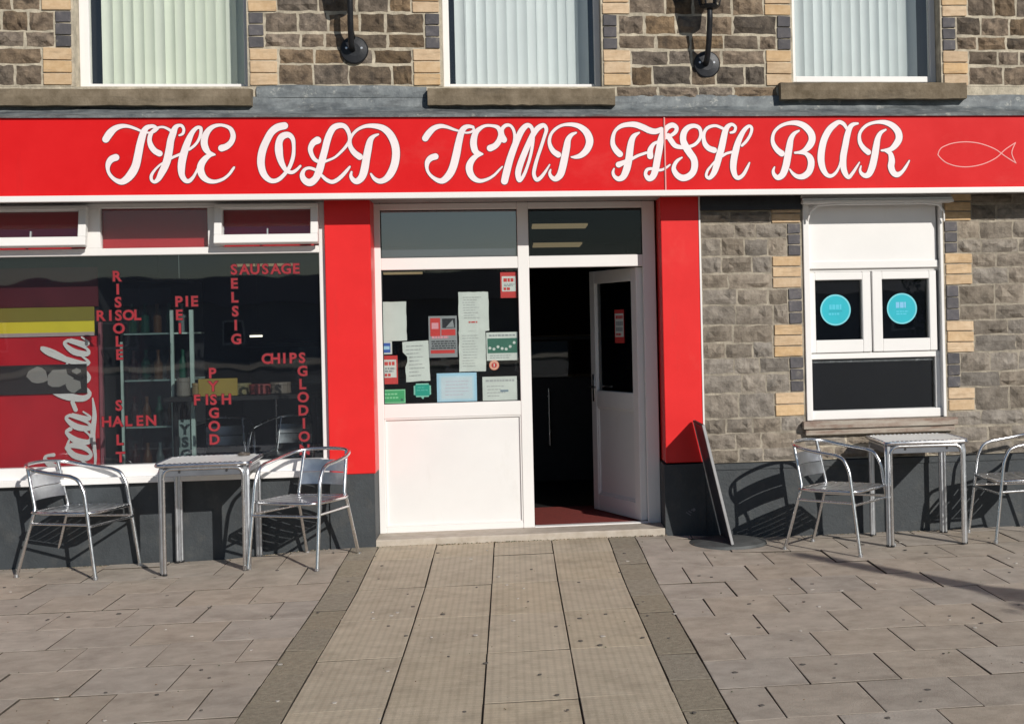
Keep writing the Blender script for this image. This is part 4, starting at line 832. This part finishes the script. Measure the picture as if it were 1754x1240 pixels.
# ================================================================== TABLES AND CHAIRS
def make_chair():
    root = empty('cafe_chair'); R = .0125
    for s in (-1, 1):
        MB().tube([(.262*s, .285, .0), (.250*s, .225, .43), (.246*s, .205, .575), (.244*s, .16, .655), (.242*s, .10, .675)], R, M_ALU, fillet=.05).disc((.262*s, .285, 0), [(.016, 0), (.016, .02)], M_ALUD, 12).build('leg', root)
        MB().tube([(.205*s, -.33, .0), (.190*s, -.205, .415), (.178*s, -.20, .45), (.165*s, -.262, .735)], R*.95, M_ALU, fillet=.04).disc((.205*s, -.33, 0), [(.016, 0), (.016, .02)], M_ALUD, 12).build('leg', root)
    top = [(.242, .10, .675), (.245, -.02, .69), (.238, -.14, .71), (.205, -.23, .73), (.13, -.29, .742), (0, -.315, .745)]
    top = top+[(-x, y, z) for x, y, z in top[-2::-1]]
    MB().tube([tuple(p) for p in catmull(top, 5)], R, M_ALU).build('arm_rail', root)
    q = [(.235, .20), (.238, -.10), (.20, -.205), (.0, -.215), (-.20, -.205), (-.238, -.10), (-.235, .20), (-.19, .245), (0, .255), (.19, .245)]
    MB().tube([(x, y, .428) for x, y in q], .0105, M_ALU, closed=True).build('seat_frame', root)
    st = MB(); st.tube([(.248, .245, .345), (-.248, .245, .345)], .009, M_ALU)
    for s in (-1, 1): st.tube([(.25*s, .245, .355), (.194*s, -.225, .355)], .009, M_ALU)
    st.build('stretcher', root)
    # seat slats run across, gently dished
    for k in range(6):
        yc = -.165+.072*k; wd = .030; vs = []; fs = []; n = 8; hw = .222
        for side in (0, 1):
            for i in range(n+1):
                u = i/n*2-1
                for v in (-1, 0, 1): vs.append((u*hw, yc+v*wd, .437-.012*(1-u*u)+.004*(1-v*v)-side*.004))
        K = 3*(n+1)
        for i in range(n):
            for v in range(2): f_ = (i*3+v, (i+1)*3+v, (i+1)*3+v+1, i*3+v+1); fs += [f_, tuple(K+a for a in f_[::-1])]
            for v in (0, 2): fs.append((i*3+v, (i+1)*3+v, K+(i+1)*3+v, K+i*3+v))
        m = MB(); m.add(vs, fs, M_ALUD, True); m.build('seat_slat', root)
    for (z0, z1) in ((.505, .585), (.592, .672)):
        vs = []; fs = []; n = 10
        for side in (0, 1):
            for i in range(n+1):
                u = i/n*2-1
                for v in (0, .5, 1):
                    z = z0+(z1-z0)*v; lean = -.20-(z-.45)*.21
                    vs.append((u*.178, lean-.035*(1-u*u)-(.004 if v == .5 else 0)-side*.004+.012, z))
        K = 3*(n+1)
        for i in range(n):
            for v in range(2): f_ = (i*3+v, (i+1)*3+v, (i+1)*3+v+1, i*3+v+1); fs += [f_, tuple(K+a for a in f_[::-1])]
            for v in (0, 2): fs.append((i*3+v, (i+1)*3+v, K+(i+1)*3+v, K+i*3+v))
        m = MB(); m.add(vs, fs, M_ALUD, True); m.build('back_slat', root)
    return root
def copy_tree(o, parent=None):
    c = o.copy(); COL.objects.link(c); c.parent = parent
    for ch in [q for q in o.children]: copy_tree(ch, c)
    return c
CH = [(-1.405, -.45, (-.42, -.91), 'aluminium armchair right of the left table, in front of the left red pillar'),
      (-2.925, -.255, (.955, -.30), 'aluminium armchair left of the left table, beneath the shop window'),
      (2.245, -.665, (.76, -.65), 'aluminium armchair left of the right table, beside the black pavement sign'),
      (3.62, -.45, (-1, -.05), 'aluminium armchair at the far right, beyond the right table'),
      (-2.50, 2.45, (.2, -1), 'dim aluminium chair inside the shop, behind the word FISH on the window'),
      (-1.98, 2.5, (-.3, -1), 'dim aluminium chair inside the shop, behind the rightmost vertical word on the window'),
      (-2.97, 2.4, (.5, -.9), 'dim aluminium chair inside the shop, to the right of the drinks cabinets')]
proto = make_chair()
for i, (x, y, F, lab) in enumerate(CH):
    o = proto if i == 0 else copy_tree(proto)
    o.location = (x, y, (gz(x, y)*.8 if y < 0 else .096)); o.rotation_euler[2] = math.atan2(F[1], F[0])-math.pi/2
    if i == 0: o.rotation_euler[0] = 0
    meta(o, lab, 'chair', 'aluminium chairs on the pavement' if y < 0 else 'aluminium chairs inside the shop')

def make_table():
    root = empty('cafe_table'); h = .298; zt = .735
    m = MB(); bm = bmesh.new(); bmesh.ops.create_cube(bm, size=1)
    for v in bm.verts: v.co = Vector((v.co.x*2*h, v.co.y*2*h, zt-.011+v.co.z*.020))
    es = [e for e in bm.edges if abs(e.verts[0].co.z-e.verts[1].co.z) > .005]; bmesh.ops.bevel(bm, geom=es, offset=.045, segments=5, affect='EDGES')
    m.from_bm(bm, mat('stainless_table_top', (.84, .83, .81), .45, .15, var=.05, scale=14)); m.build('table_top', root)
    rim = MB(); c = h-.04
    pts = []
    for (sx, sy, a0_) in ((1, 1, 0), (-1, 1, 90), (-1, -1, 180), (1, -1, 270)):
        for k in range(6): a = math.radians(a0_+18*k); pts.append((sx*c+.042*math.cos(a), sy*c+.042*math.sin(a), zt-.011))
    rim.tube(pts, .0125, M_ALU, closed=True, seg=8)
    rim.build('rim', root)
    # pressed dimples along the rim: the row of bright dots
    dm = MB()
    for (dx, dy) in ((1, 0), (0, 1)):
        for s in (-1, 1):
            for k in range(16):
                t = -.24+.032*k
                x, y = (t, s*(h+.003)) if dx else (s*(h+.003), t)
                dm.box(x-.009, x+.009, y-.009, y+.009, zt-.004, zt+.005, M_ALU, .003)
    dm.build('rim_bead', root)['kind'] = 'stuff'
    ap = MB(); M_APR = mat('grey_apron', (.16, .17, .19), .45, .4)
    for s in (-1, 1):
        ap.box(-.25, .25, s*.276-.004, s*.276+.004, zt-.085, zt-.024, M_APR, .002); ap.box(s*.276-.004, s*.276+.004, -.25, .25, zt-.085, zt-.024, M_APR, .002)
        for sy in (-1, 1): 
            ap.disc((s*.15, sy*.281-(.0 if sy < 0 else -.002), zt-.055), [(.008, 0), (.008, .003)], M_RUB, 12, 'y')
    ap.build('apron', root)
    a = .268
    for k in range(4):
        ang = k*math.pi/2; c_, s_ = math.cos(ang), math.sin(ang)
        def rot(x, y): return (x*c_-y*s_, x*s_+y*c_)
        m = MB(); P = []
        for (u, z) in ((-a+.014, .0), (-a+.014, zt-.035), (a-.014, zt-.035), (a-.014, .0)):
            x, y = rot(u, -a-.012); P.append((x, y, z))
        P2 = [P[0], P[1], P[2], P[3]]
        m.tube(P2, .0125, M_ALUD if k else M_ALU, fillet=.06); 
        for q in (P[0], P[3]): m.disc((q[0], q[1], 0), [(.0145, 0), (.0145, .012)], M_RUB, 10)
        m.build('leg_frame', root)
    # square corner posts between the paired tubes
    for sx in (-1, 1):
        for sy in (-1, 1):
            m = MB(); m.box(sx*(a-.002)-.013, sx*(a-.002)+.013, sy*(a-.002)-.013, sy*(a-.002)+.013, .004, zt-.03, M_ALUD, .003); m.build('leg', root)
    return root
t0 = make_table(); t0.location = (-2.048, -.30, .006); t0.rotation_euler[2] = math.radians(1.5)
meta(t0, 'square aluminium cafe table under the shop window, between two chairs at the left', 'table', 'square aluminium cafe tables')
t1 = copy_tree(t0); t1.location = (2.875, -.41, .0); t1.rotation_euler[2] = math.radians(-1.5)
meta(t1, 'square aluminium cafe table below the right window with the round turquoise stickers', 'table', 'square aluminium cafe tables')
m = MB(); m.disc((0, 0, 0), [(.035, 0), (.042, .003), (.042, .018), (.036, .02), (.032, .008)], mat('smoked_glass_ashtray', (.10, .085, .07), .2), 24)
meta(m.build('ashtray', None, (-1.86, -.12, .742)), 'small dark round ashtray on the left table', 'ashtray')

# ================================================================== PAVEMENT SIGN
ps = empty('pavement_sign', (1.503, -.300, .0)); meta(ps, 'black swing pavement sign leaning left on a round rubber base by the right red pillar', 'pavement sign')
MB().disc((0, 0, 0), [(.278, 0), (.284, .012), (.274, .030), (.20, .045), (.05, .052), (.05, .05)], M_BASE, 56).build('base', ps)
lean = math.radians(-12.6)
def lean_part(mb, name):
    o = mb.build(name, ps, (0.0, 0, .04)); o.rotation_euler[1] = lean; return o
m = MB(); m.box(-.006, .006, -.235, .255, .01, .85, M_SIGNP, .003); lean_part(m, 'panel')
m = MB(); e = mat('pale_grey_edge', (.42, .42, .43), .4, .4)
m.box(-.010, .010, -.250, -.2355, .0, .865, e, .003); m.box(-.010, .010, .2555, .27, .0, .865, e, .003); m.box(-.010, .010, -.235, .255, .8505, .865, M_RUB, .003); m.box(-.010, .010, -.235, .255, -.004, .0095, M_RUB, .003)
lean_part(m, 'frame')
m = MB(); m.tube([(0, -.16, .03), (0, -.16, .075)], .012, M_RUB).tube([(0, .18, .03), (0, .18, .075)], .012, M_RUB); m.build('spring', ps)
# small scuffed emblem on the painted base of the right pillar
m = MB(); eb = mat('faded_emblem', (.14, .14, .16), .6); 
for k in range(3):
    a = math.radians(45+90*k*.5); m.box(-.022+.01*k, .02-.006*k, -.0008, 0, -.02+.018*k, -.012+.018*k, eb)
m.disc((.016, 0, .03), [(.012, 0), (.012, .0008)], eb, 14, 'y')
o = m.build('emblem', B, (1.272, -.0125, .21)); o.rotation_euler[1] = math.radians(35)

# ================================================================== IRON WALL BRACKETS WITH LANTERNS ABOVE
def lamp(x, z, lab):
    r = empty('wall_lantern', (x, -.012, z)); meta(r, lab, 'lantern', 'black iron wall lanterns above the sign')
    m = MB(); m.disc((0, 0, 0), [(.098, -.01), (.098, .012), (.090, .020), (.045, .026), (.04, .026)], M_BLKM, 40, 'y'); m.build('wall_plate', r)
    m = MB()
    for s in (-1, 1): m.disc((s*.052, -.018, .012), [(.010, 0), (.010, .006), (.006, .009)], M_BOLT, 12, 'y')
    m.build('bolt', r)
    m = MB(); m.tube([(-.01, -.02, .0), (-.01, -.10, .02), (-.005, -.17, .12), (0, -.22, .30), (0, -.22, .36)], .021, M_BLKM, fillet=.05); m.tube([(0, -.02, .085), (0, -.14, .12), (0, -.21, .25)], .012, M_BLKM, fillet=.04); m.build('arm', r)
    m = MB(); m.disc((0, -.22, .36), [(.05, 0), (.075, .02), (.06, .03)], M_BLKM, 6); m.disc((0, -.22, .66), [(.15, 0), (.14, .03), (.05, .13), (.02, .15), (.02, .19)], M_BLKM, 6); 
    for k in range(6): a = math.radians(60*k); m.tube([(.07*math.cos(a), -.22+.07*math.sin(a), .385), (.125*math.cos(a), -.22+.125*math.sin(a), .665)], .006, M_BLKM, seg=6)
    m.build('lantern_frame', r)
    m = MB(); m.disc((0, -.22, .39), [(.062, 0), (.115, .27)], MATS['upper_window_glass'], 6); m.build('lantern_glass', r)
    return r
lamp(-1.060, 3.585, 'black iron lantern on a round wall plate between the left and middle upstairs windows')
lamp(1.470, 3.490, 'black iron lantern on a round wall plate between the middle and right upstairs windows')
lb = bpy.data.objects['wall_lantern.001']
# ================================================================== INSIDE THE SHOP
fr = empty('drinks_fridge', (-3.33, .42, .096)); meta(fr, 'red drinks fridge with yellow band and white script behind the left end of the window', 'fridge')
M_FRED = mat('red_fridge_paint', (.62, .014, .025), .4, var=.08); M_FSHADE = mat('red_fridge_top_painted_shade', (.10, .008, .014), .5)  # shade on the fridge's upper front is put into a darker red
M_FWHITE = flat('fridge_script_white', (.84, .82, .80))
MB().box(-.36, .37, 0, .03, 0, 1.50, M_FRED, .004).box(-.36, .37, .03, .65, 0, 2.0, M_DARKIN).box(-.36, .37, .01, .0295, 1.712, 2.0, M_FSHADE, .004).build('body', fr)
MB().box(-.36, .345, -.008, .0, 1.52, 1.71, flat('yellow_band', (.85, .72, .04))).box(-.36, .345, -.010, -.0081, 1.61, 1.712, flat('olive_band', (.26, .22, .03))).box(-.36, .345, -.010, -.0081, 1.503, 1.53, flat('pinkish_band', (.5, .4, .38))).build('band', fr)
GLY = {'C': [[(.62, .78, .09), (.5, .95, .07), (.3, .9, .13), (.12, .55, .19), (.15, .15, .15), (.4, .0, .09), (.65, .2, .05)]],
 'o': [[(.3, .5, .1), (.1, .35, .15), (.1, .1, .14), (.28, 0, .08), (.45, .15, .13), (.42, .4, .12), (.3, .5, .08), (.58, .45, .05)]],
 'c': [[(.45, .42, .1), (.3, .5, .08), (.1, .3, .16), (.15, .05, .12), (.35, 0, .06), (.52, .14, .04)]],
 'a': [[(.42, .42, .08), (.28, .5, .08), (.08, .3, .15), (.12, .03, .12), (.3, .05, .06), (.43, .42, .1), (.42, .1, .13), (.52, 0, .06), (.64, .14, .04)]],
 'l': [[(.05, .15, .04), (.36, .7, .06), (.38, .98, .07), (.24, .8, .12), (.15, .2, .14), (.25, 0, .08), (.42, .15, .04)]],
 '-': [[(.05, .3, .1), (.28, .36, .1)]]}
m = MB(); pen = 0; sc = 1
for k, ch in enumerate('Coca-Cola'):
    for s in GLY[ch]:
        pts = [((x+.42*z+pen)*.212, z*.33, wd*.30) for x, z, wd in s]
        # lettering climbs the fridge: rotate a quarter turn
        brush(m, pts, -.012-k*.0004, M_FWHITE, step=.00001, per=4, xf=lambda x, z: (.305-z, .45+x*1.0))
    pen += {'C': .66, 'o': .52, 'c': .5, 'a': .6, '-': .34, 'l': .42}[ch]
m.build('lettering', fr)
m = MB(); rp = random.Random(2)
M_PG = flat('picture_grey', (.30, .29, .27)); M_PB = flat('picture_black', (.03, .025, .025))
m.box(-.36, .29, -.0175, -.0168, 1.09, 1.30, M_PB)
for (cx_, cz_, a_, b_) in ((.10, 1.20, .085, .07), (.20, 1.15, .05, .05), (-.05, 1.22, .07, .06), (.22, 1.25, .03, .02)):
    pts_ = [(cx_+a_*math.cos(k*.524)*rp.uniform(.75, 1.2), -.0185-.0004*cx_, cz_+b_*math.sin(k*.524)*rp.uniform(.75, 1.2)) for k in range(12)]
    m.poly(pts_, (0, .0005, 0), M_PG)
m.build('picture', fr)
m = MB(); brush(m, [(.318, .50, .012), (.335, .62, .02), (.32, .78, .035), (.335, .93, .03), (.325, 1.05, .01)], -.0125, M_FWHITE); m.build('wave_stripe', fr)
MB().box(.372, .395, -.02, .03, .02, 1.60, mat('pinkish_trim', (.30, .10, .12), .4), .004).build('door_edge', fr)
M_BOT = [flat('green_bottle', (.01, .07, .045), .25), flat('cola_bottle', (.03, .008, .008), .25), flat('pale_bottle', (.12, .16, .16), .3), flat('amber_bottle', (.12, .05, .015), .3)]
cb = empty('display_cabinet', (-2.64, .75, .096)); meta(cb, 'tall glass-fronted drinks cabinet with pale metal uprights beside the red fridge', 'cabinet')
M_UPR = mat('pale_green_upright', (.46, .60, .55), .4, .2)
MB().box(-.24, .24, .5, .52, 0, 1.9, M_DARKIN).box(-.26, -.24, .02, .52, 0, 1.9, M_DARKIN).box(-.24, .24, .0, .52, 0, .12, M_DARKIN).box(-.24, .24, .02, .52, 1.9, 1.92, M_DARKIN).build('carcass', cb)
for x, wd in ((-.245, .008), (.12, .012), (.262, .015)): MB().box(x-wd, x+wd, -.03, .0, .02, 1.68 if x > .0 else 1.45, M_UPR, .003).build('upright', cb)
MB().box(.15, .235, -.02, .0, .14, .86, mat('pale_card', (.20, .27, .26), .6)).build('inner_panel', cb)
for z in (.45, .8, 1.15, 1.5): MB().box(-.235, .255, .02, .46, z, z+.012, M_UPR).build('shelf', cb)
MB().box(-.235, .115, -.008, -.003, .14, 1.85, M_GLASS).build('pane', cb)
bm_ = []
for q in range(4): a = MB(); a.disc((0, 0, 0), [(.028, 0), (.031, .01), (.031, .12), (.012, .17), (.012, .205), (.014, .206), (.014, .22)], M_BOT[q], 12); bm_.append(a.mesh('bottle'))
names = ['green', 'dark brown', 'pale', 'amber']
rowname = {.462: 'lowest', .812: 'second', 1.162: 'third', 1.512: 'top'}
for z in (.462, .812, 1.162, 1.512):
    for i in range(5):
        q = random.randrange(4); o = link('bottle', bm_[q], None, (-2.64-.19+.09*i, .75+.10, .096+z+.001))
        meta(o, '%s drinks bottle, %s from the left on the %s shelf of the glass cabinet' % (names[q], ('first', 'second', 'third', 'fourth', 'fifth')[i], rowname[z]), 'bottle', 'bottles on the %s shelf of the cabinet' % rowname[z])
# serving counter / range with items
ct = empty('frying_range', (-.9, 3.4, .096)); meta(ct, 'long stainless frying range and serving counter deep inside the shop', 'counter')
M_SST = mat('dim_stainless', (.035, .035, .038), .5, .6, var=.2, scale=5)
MB().box(-1.6, 2.2, 0, .8, 0, 1.0, M_SST, .01).build('counter_body', ct)
MB().box(-1.55, 2.15, .1, .12, 1.001, 1.35, M_GLASS).build('glass_screen', ct)
MB().box(-1.6, 2.2, .0, .7, 1.36, 1.40, M_SST, .01).build('heated_shelf', ct)
for k in range(4): MB().tube([(-1.3+.85*k, -.03, .35), (-1.3+.85*k, -.03, .9)], .018, M_ALU).build('post', ct)
sg_ = MB(); sg_.box(-.14, .14, 0, .02, 0, .13, mat('yellow_card', (.32, .23, .04), .6), .003); meta(sg_.build('menu_card', None, (-2.16, .55, 1.13)), 'small yellow card standing just behind the word FISH in the window', 'card')
tb = MB(); tb.box(-.55, .55, 0, .35, 0, .03, M_DARKIN, .004); tb.tube([(-.5, .17, 0), (-.5, .17, -1.0)], .02, M_DARKIN); tb.tube([(.5, .17, 0), (.5, .17, -1.0)], .02, M_DARKIN); meta(tb.build('window_shelf', None, (-1.98, .45, 1.098)), 'dark shelf on two posts behind the lower part of the shop window', 'shelf')
for i, (x, wd, hh, c, nm) in enumerate(((-2.42, .05, .14, (.16, .15, .13), 'grey jar'), (-2.30, .06, .10, (.3, .22, .1), 'brown tub'), (-2.0, .07, .09, (.16, .14, .06), 'mustard yellow tub'), (-1.86, .09, .08, (.20, .03, .03), 'red tub'), (-1.72, .08, .09, (.15, .125, .10), 'beige tub'))):
    a = MB(); a.disc((0, 0, 0), [(wd*.8, 0), (wd, .01), (wd*.95, hh*.8), (wd*1.02, hh*.82), (wd*.98, hh)], flat('tub_'+nm.replace(' ', '_'), c), 16)
    meta(a.build('tub', None, (x, .62, 1.129)), '%s on the dark shelf behind the shop window' % nm, 'tub')
M_TUBE = mat('dim_tube_light', (.85, .62, .33), .5, emit=.30); M_SPOT = mat('small_spot_light', (1, .92, .75), .5, emit=2.2)
def clight(x0, x1, y, z, m, lab, name='ceiling_light', d=.10, group='strip lights inside the shop'):
    a = MB(); a.box(x0-.02, x1+.02, y-d, y+d, z+.02, z+.05, M_DARKIN); a.box(x0, x1, y-d*.8, y+d*.8, z, z+.0195, m); o = a.build(name); meta(o, lab, 'light', group); return o
clight(.24, .80, 4.35, 2.61, M_TUBE, 'dim yellowish strip light seen high through the right fanlight, the upper of two', d=.30)
clight(.30, .90, 7.6, 2.60, M_TUBE, 'dim yellowish strip light seen through the right fanlight, the lower of two', d=.45)
clight(-1.15, -.80, 3.0, 2.10, M_TUBE, 'faint strip light at the top left behind the papered door window', d=.05)
clight(-2.35, -1.85, 2.4, 2.17, M_TUBE, 'faint strip light behind the word SAUSAGE', d=.05)
for i, x in enumerate((-2.78, -2.0)):
    a = MB(); a.disc((0, 0, 0), [(.05, 0), (.06, .03), (.03, .06)], M_DARKIN, 16); a.box(-.05, .05, -.07, -.055, -.004, .012, M_SPOT); a.tube([(0, 0, .05), (0, 0, 1.14)], .004, M_DARKIN, seg=6)
    meta(a.build('pendant_light', None, (x-.1, 1.9, 1.56)), ['small bright pendant lamp inside the shop under the word PIE', 'small bright pendant lamp inside the shop left above the word CHIPS'][i], 'light', 'pendant lamps inside the shop')

# ================================================================== ACROSS THE STREET (seen only as reflections) AND A STREET TREE
TB = empty('low_building', (0, -66, 0)); meta(TB, 'long low grey rendered building across the street, seen only as a reflection in the glass', 'building')
M_REN = mat('grey_render', (.20, .19, .185), .9, var=.2, scale=1, col2=(.3, .29, .28)); M_SLATE = mat('roof_slate', (.07, .07, .08), .7, var=.2)
MB().box(-30, 30, -7, 0, 0, 3.1, M_REN).build('wall', TB)
MB().poly([(-30, .4, 3.1), (-30, -3.5, 4.7), (-30, -7.4, 3.1)], (60, 0, 0), M_SLATE).build('roof', TB)
for k in range(10):
    for z in (.9,):
        MB().box(-27+6*k, -25.7+6*k, .005, .05, z, z+1.4, M_WHITE).box(-26.9+6*k, -25.8+6*k, .05, .06, z+.1, z+1.3, M_BLKM).build('window', TB)
M_NR = mat('cream_render', (.50, .45, .36), .9, var=.15, scale=2, bump=.004, bscale=40)
for (xa, xb, lab) in ((-12.5, -4.44, 'plain cream rendered house adjoining the shop on its left, beyond the picture'), (4.94, 13, 'plain cream rendered house adjoining the shop on its right, beyond the picture')):
    nb = empty('adjoining_house', ((xa+xb)/2, 0, 0)); meta(nb, lab, 'house', 'houses adjoining the shop'); hw = (xb-xa)/2
    MB().box(-hw, hw, .02, 6, -.1, 7.2, M_NR).build('wall', nb)
    for cx_ in (-hw*.5, hw*.5):
        for z in (.9, 3.7):
            wn = MB().box(cx_-.55, cx_+.55, -.01, .019, z, z+1.35, M_WHITE).build('window', nb)
            MB().box(cx_-.48, cx_+.48, -.016, -.011, z+.07, z+1.28, M_BLKM).build('pane', wn)
tr = empty('street_tree', (5.7, -8.1, -.12)); meta(tr, 'slim young street tree by the kerb whose shadow falls on the lower right paving', 'tree')
M_BARK = mat('bark', (.10, .075, .055), .9, var=.3, bump=.004); M_LEAF = mat('leaf', (.05, .09, .025), .6, var=.4, scale=3)
MB().tube([(0, 0, 0), (.02, 0, 1.2), (0, .02, 2.4), (.01, 0, 4.05)], [.045, .04, .03, .008], M_BARK).build('trunk', tr)
lf_ = MB(); r = random.Random(3)
for i in range(2600):
    a = r.uniform(0, 6.28); z = r.uniform(1.5, 4.0)**1.0; rad = r.uniform(0, 1)**.6*(.045+(4.0-z)*.035 if z > 3.15 else .10+min(.42, (3.15-z)*1.1)); p = Vector((rad*math.cos(a)+.1, rad*math.sin(a), z)); s = r.uniform(.025, .05)
    u = Vector((r.uniform(-1, 1), r.uniform(-1, 1), r.uniform(-1, 1))).normalized(); v = u.orthogonal().normalized()
    lf_.add([p-u*s, p-v*s*.5, p+u*s, p+v*s*.5], [(0, 1, 2, 3)], M_LEAF)
lf_.build('crown', tr)

# ================================================================== SMALL TRACES ON THE GROUND
r = random.Random(21)
gum = MB(); mg = [mat('old_gum', (.10, .09, .08), .8), mat('pale_gum', (.45, .42, .38), .8)]
for i in range(230):
    x, y = r.uniform(-3.9, 4.4), r.uniform(-5.6, -.15); q = r.uniform(.006, .014); vs = []; n = 9; a0 = r.uniform(0, 6)
    for k in range(n): a = a0+6.283*k/n; rr = q*r.uniform(.75, 1.15); vs.append((x+rr*math.cos(a), y+rr*math.sin(a), gz(x, y)+.0045))
    vs += [(a, b, c-.004) for a, b, c in vs]
    gum.add(vs, [list(range(n))]+[(k, n+k, n+(k+1) % n, (k+1) % n) for k in range(n)], mg[0] if r.random() < .65 else mg[1])
meta(gum.build('gum_spots'), 'flattened old chewing gum spots scattered over the paving', 'gum spots', kind='stuff')
deb = MB(); md = [mat('dry_leaf_bit', (.16, .10, .05), .9), mat('moss_bit', (.05, .07, .025), .95), mat('grit_bit', (.30, .26, .21), .95)]
def bit(x, y, q):
    p = Vector((x, y, gz(x, y)+q*.25)); u = Vector((r.uniform(-1, 1), r.uniform(-1, 1), r.uniform(-.2, .2))).normalized()*q; v = Vector((-u.y, u.x, r.uniform(-.3, .3)*q))*.7; t = Vector((0, 0, q*.35))
    deb.add([p-u-t, p+v-t, p+u-t, p-v-t, p+t], [(3, 2, 1, 0), (0, 1, 4), (1, 2, 4), (2, 3, 4), (3, 0, 4)], r.choice(md))
for i in range(420): bit(r.uniform(-.98, 1.1), -.016-abs(r.gauss(0, .016)), r.uniform(.003, .010))
for i in range(520):
    x = r.choice([r.uniform(-3.9, -1.3), r.uniform(1.4, 4.4)]); bit(x, -.014-abs(r.gauss(0, .018)), r.uniform(.003, .009))
for i in range(420): bit(r.uniform(-3.9, 4.4), r.uniform(-5.5, -.2), r.uniform(.002, .007))
meta(deb.build('grit_and_leaf_litter'), 'grit, moss and leaf bits gathered at the foot of the wall and step', 'litter', kind='stuff')
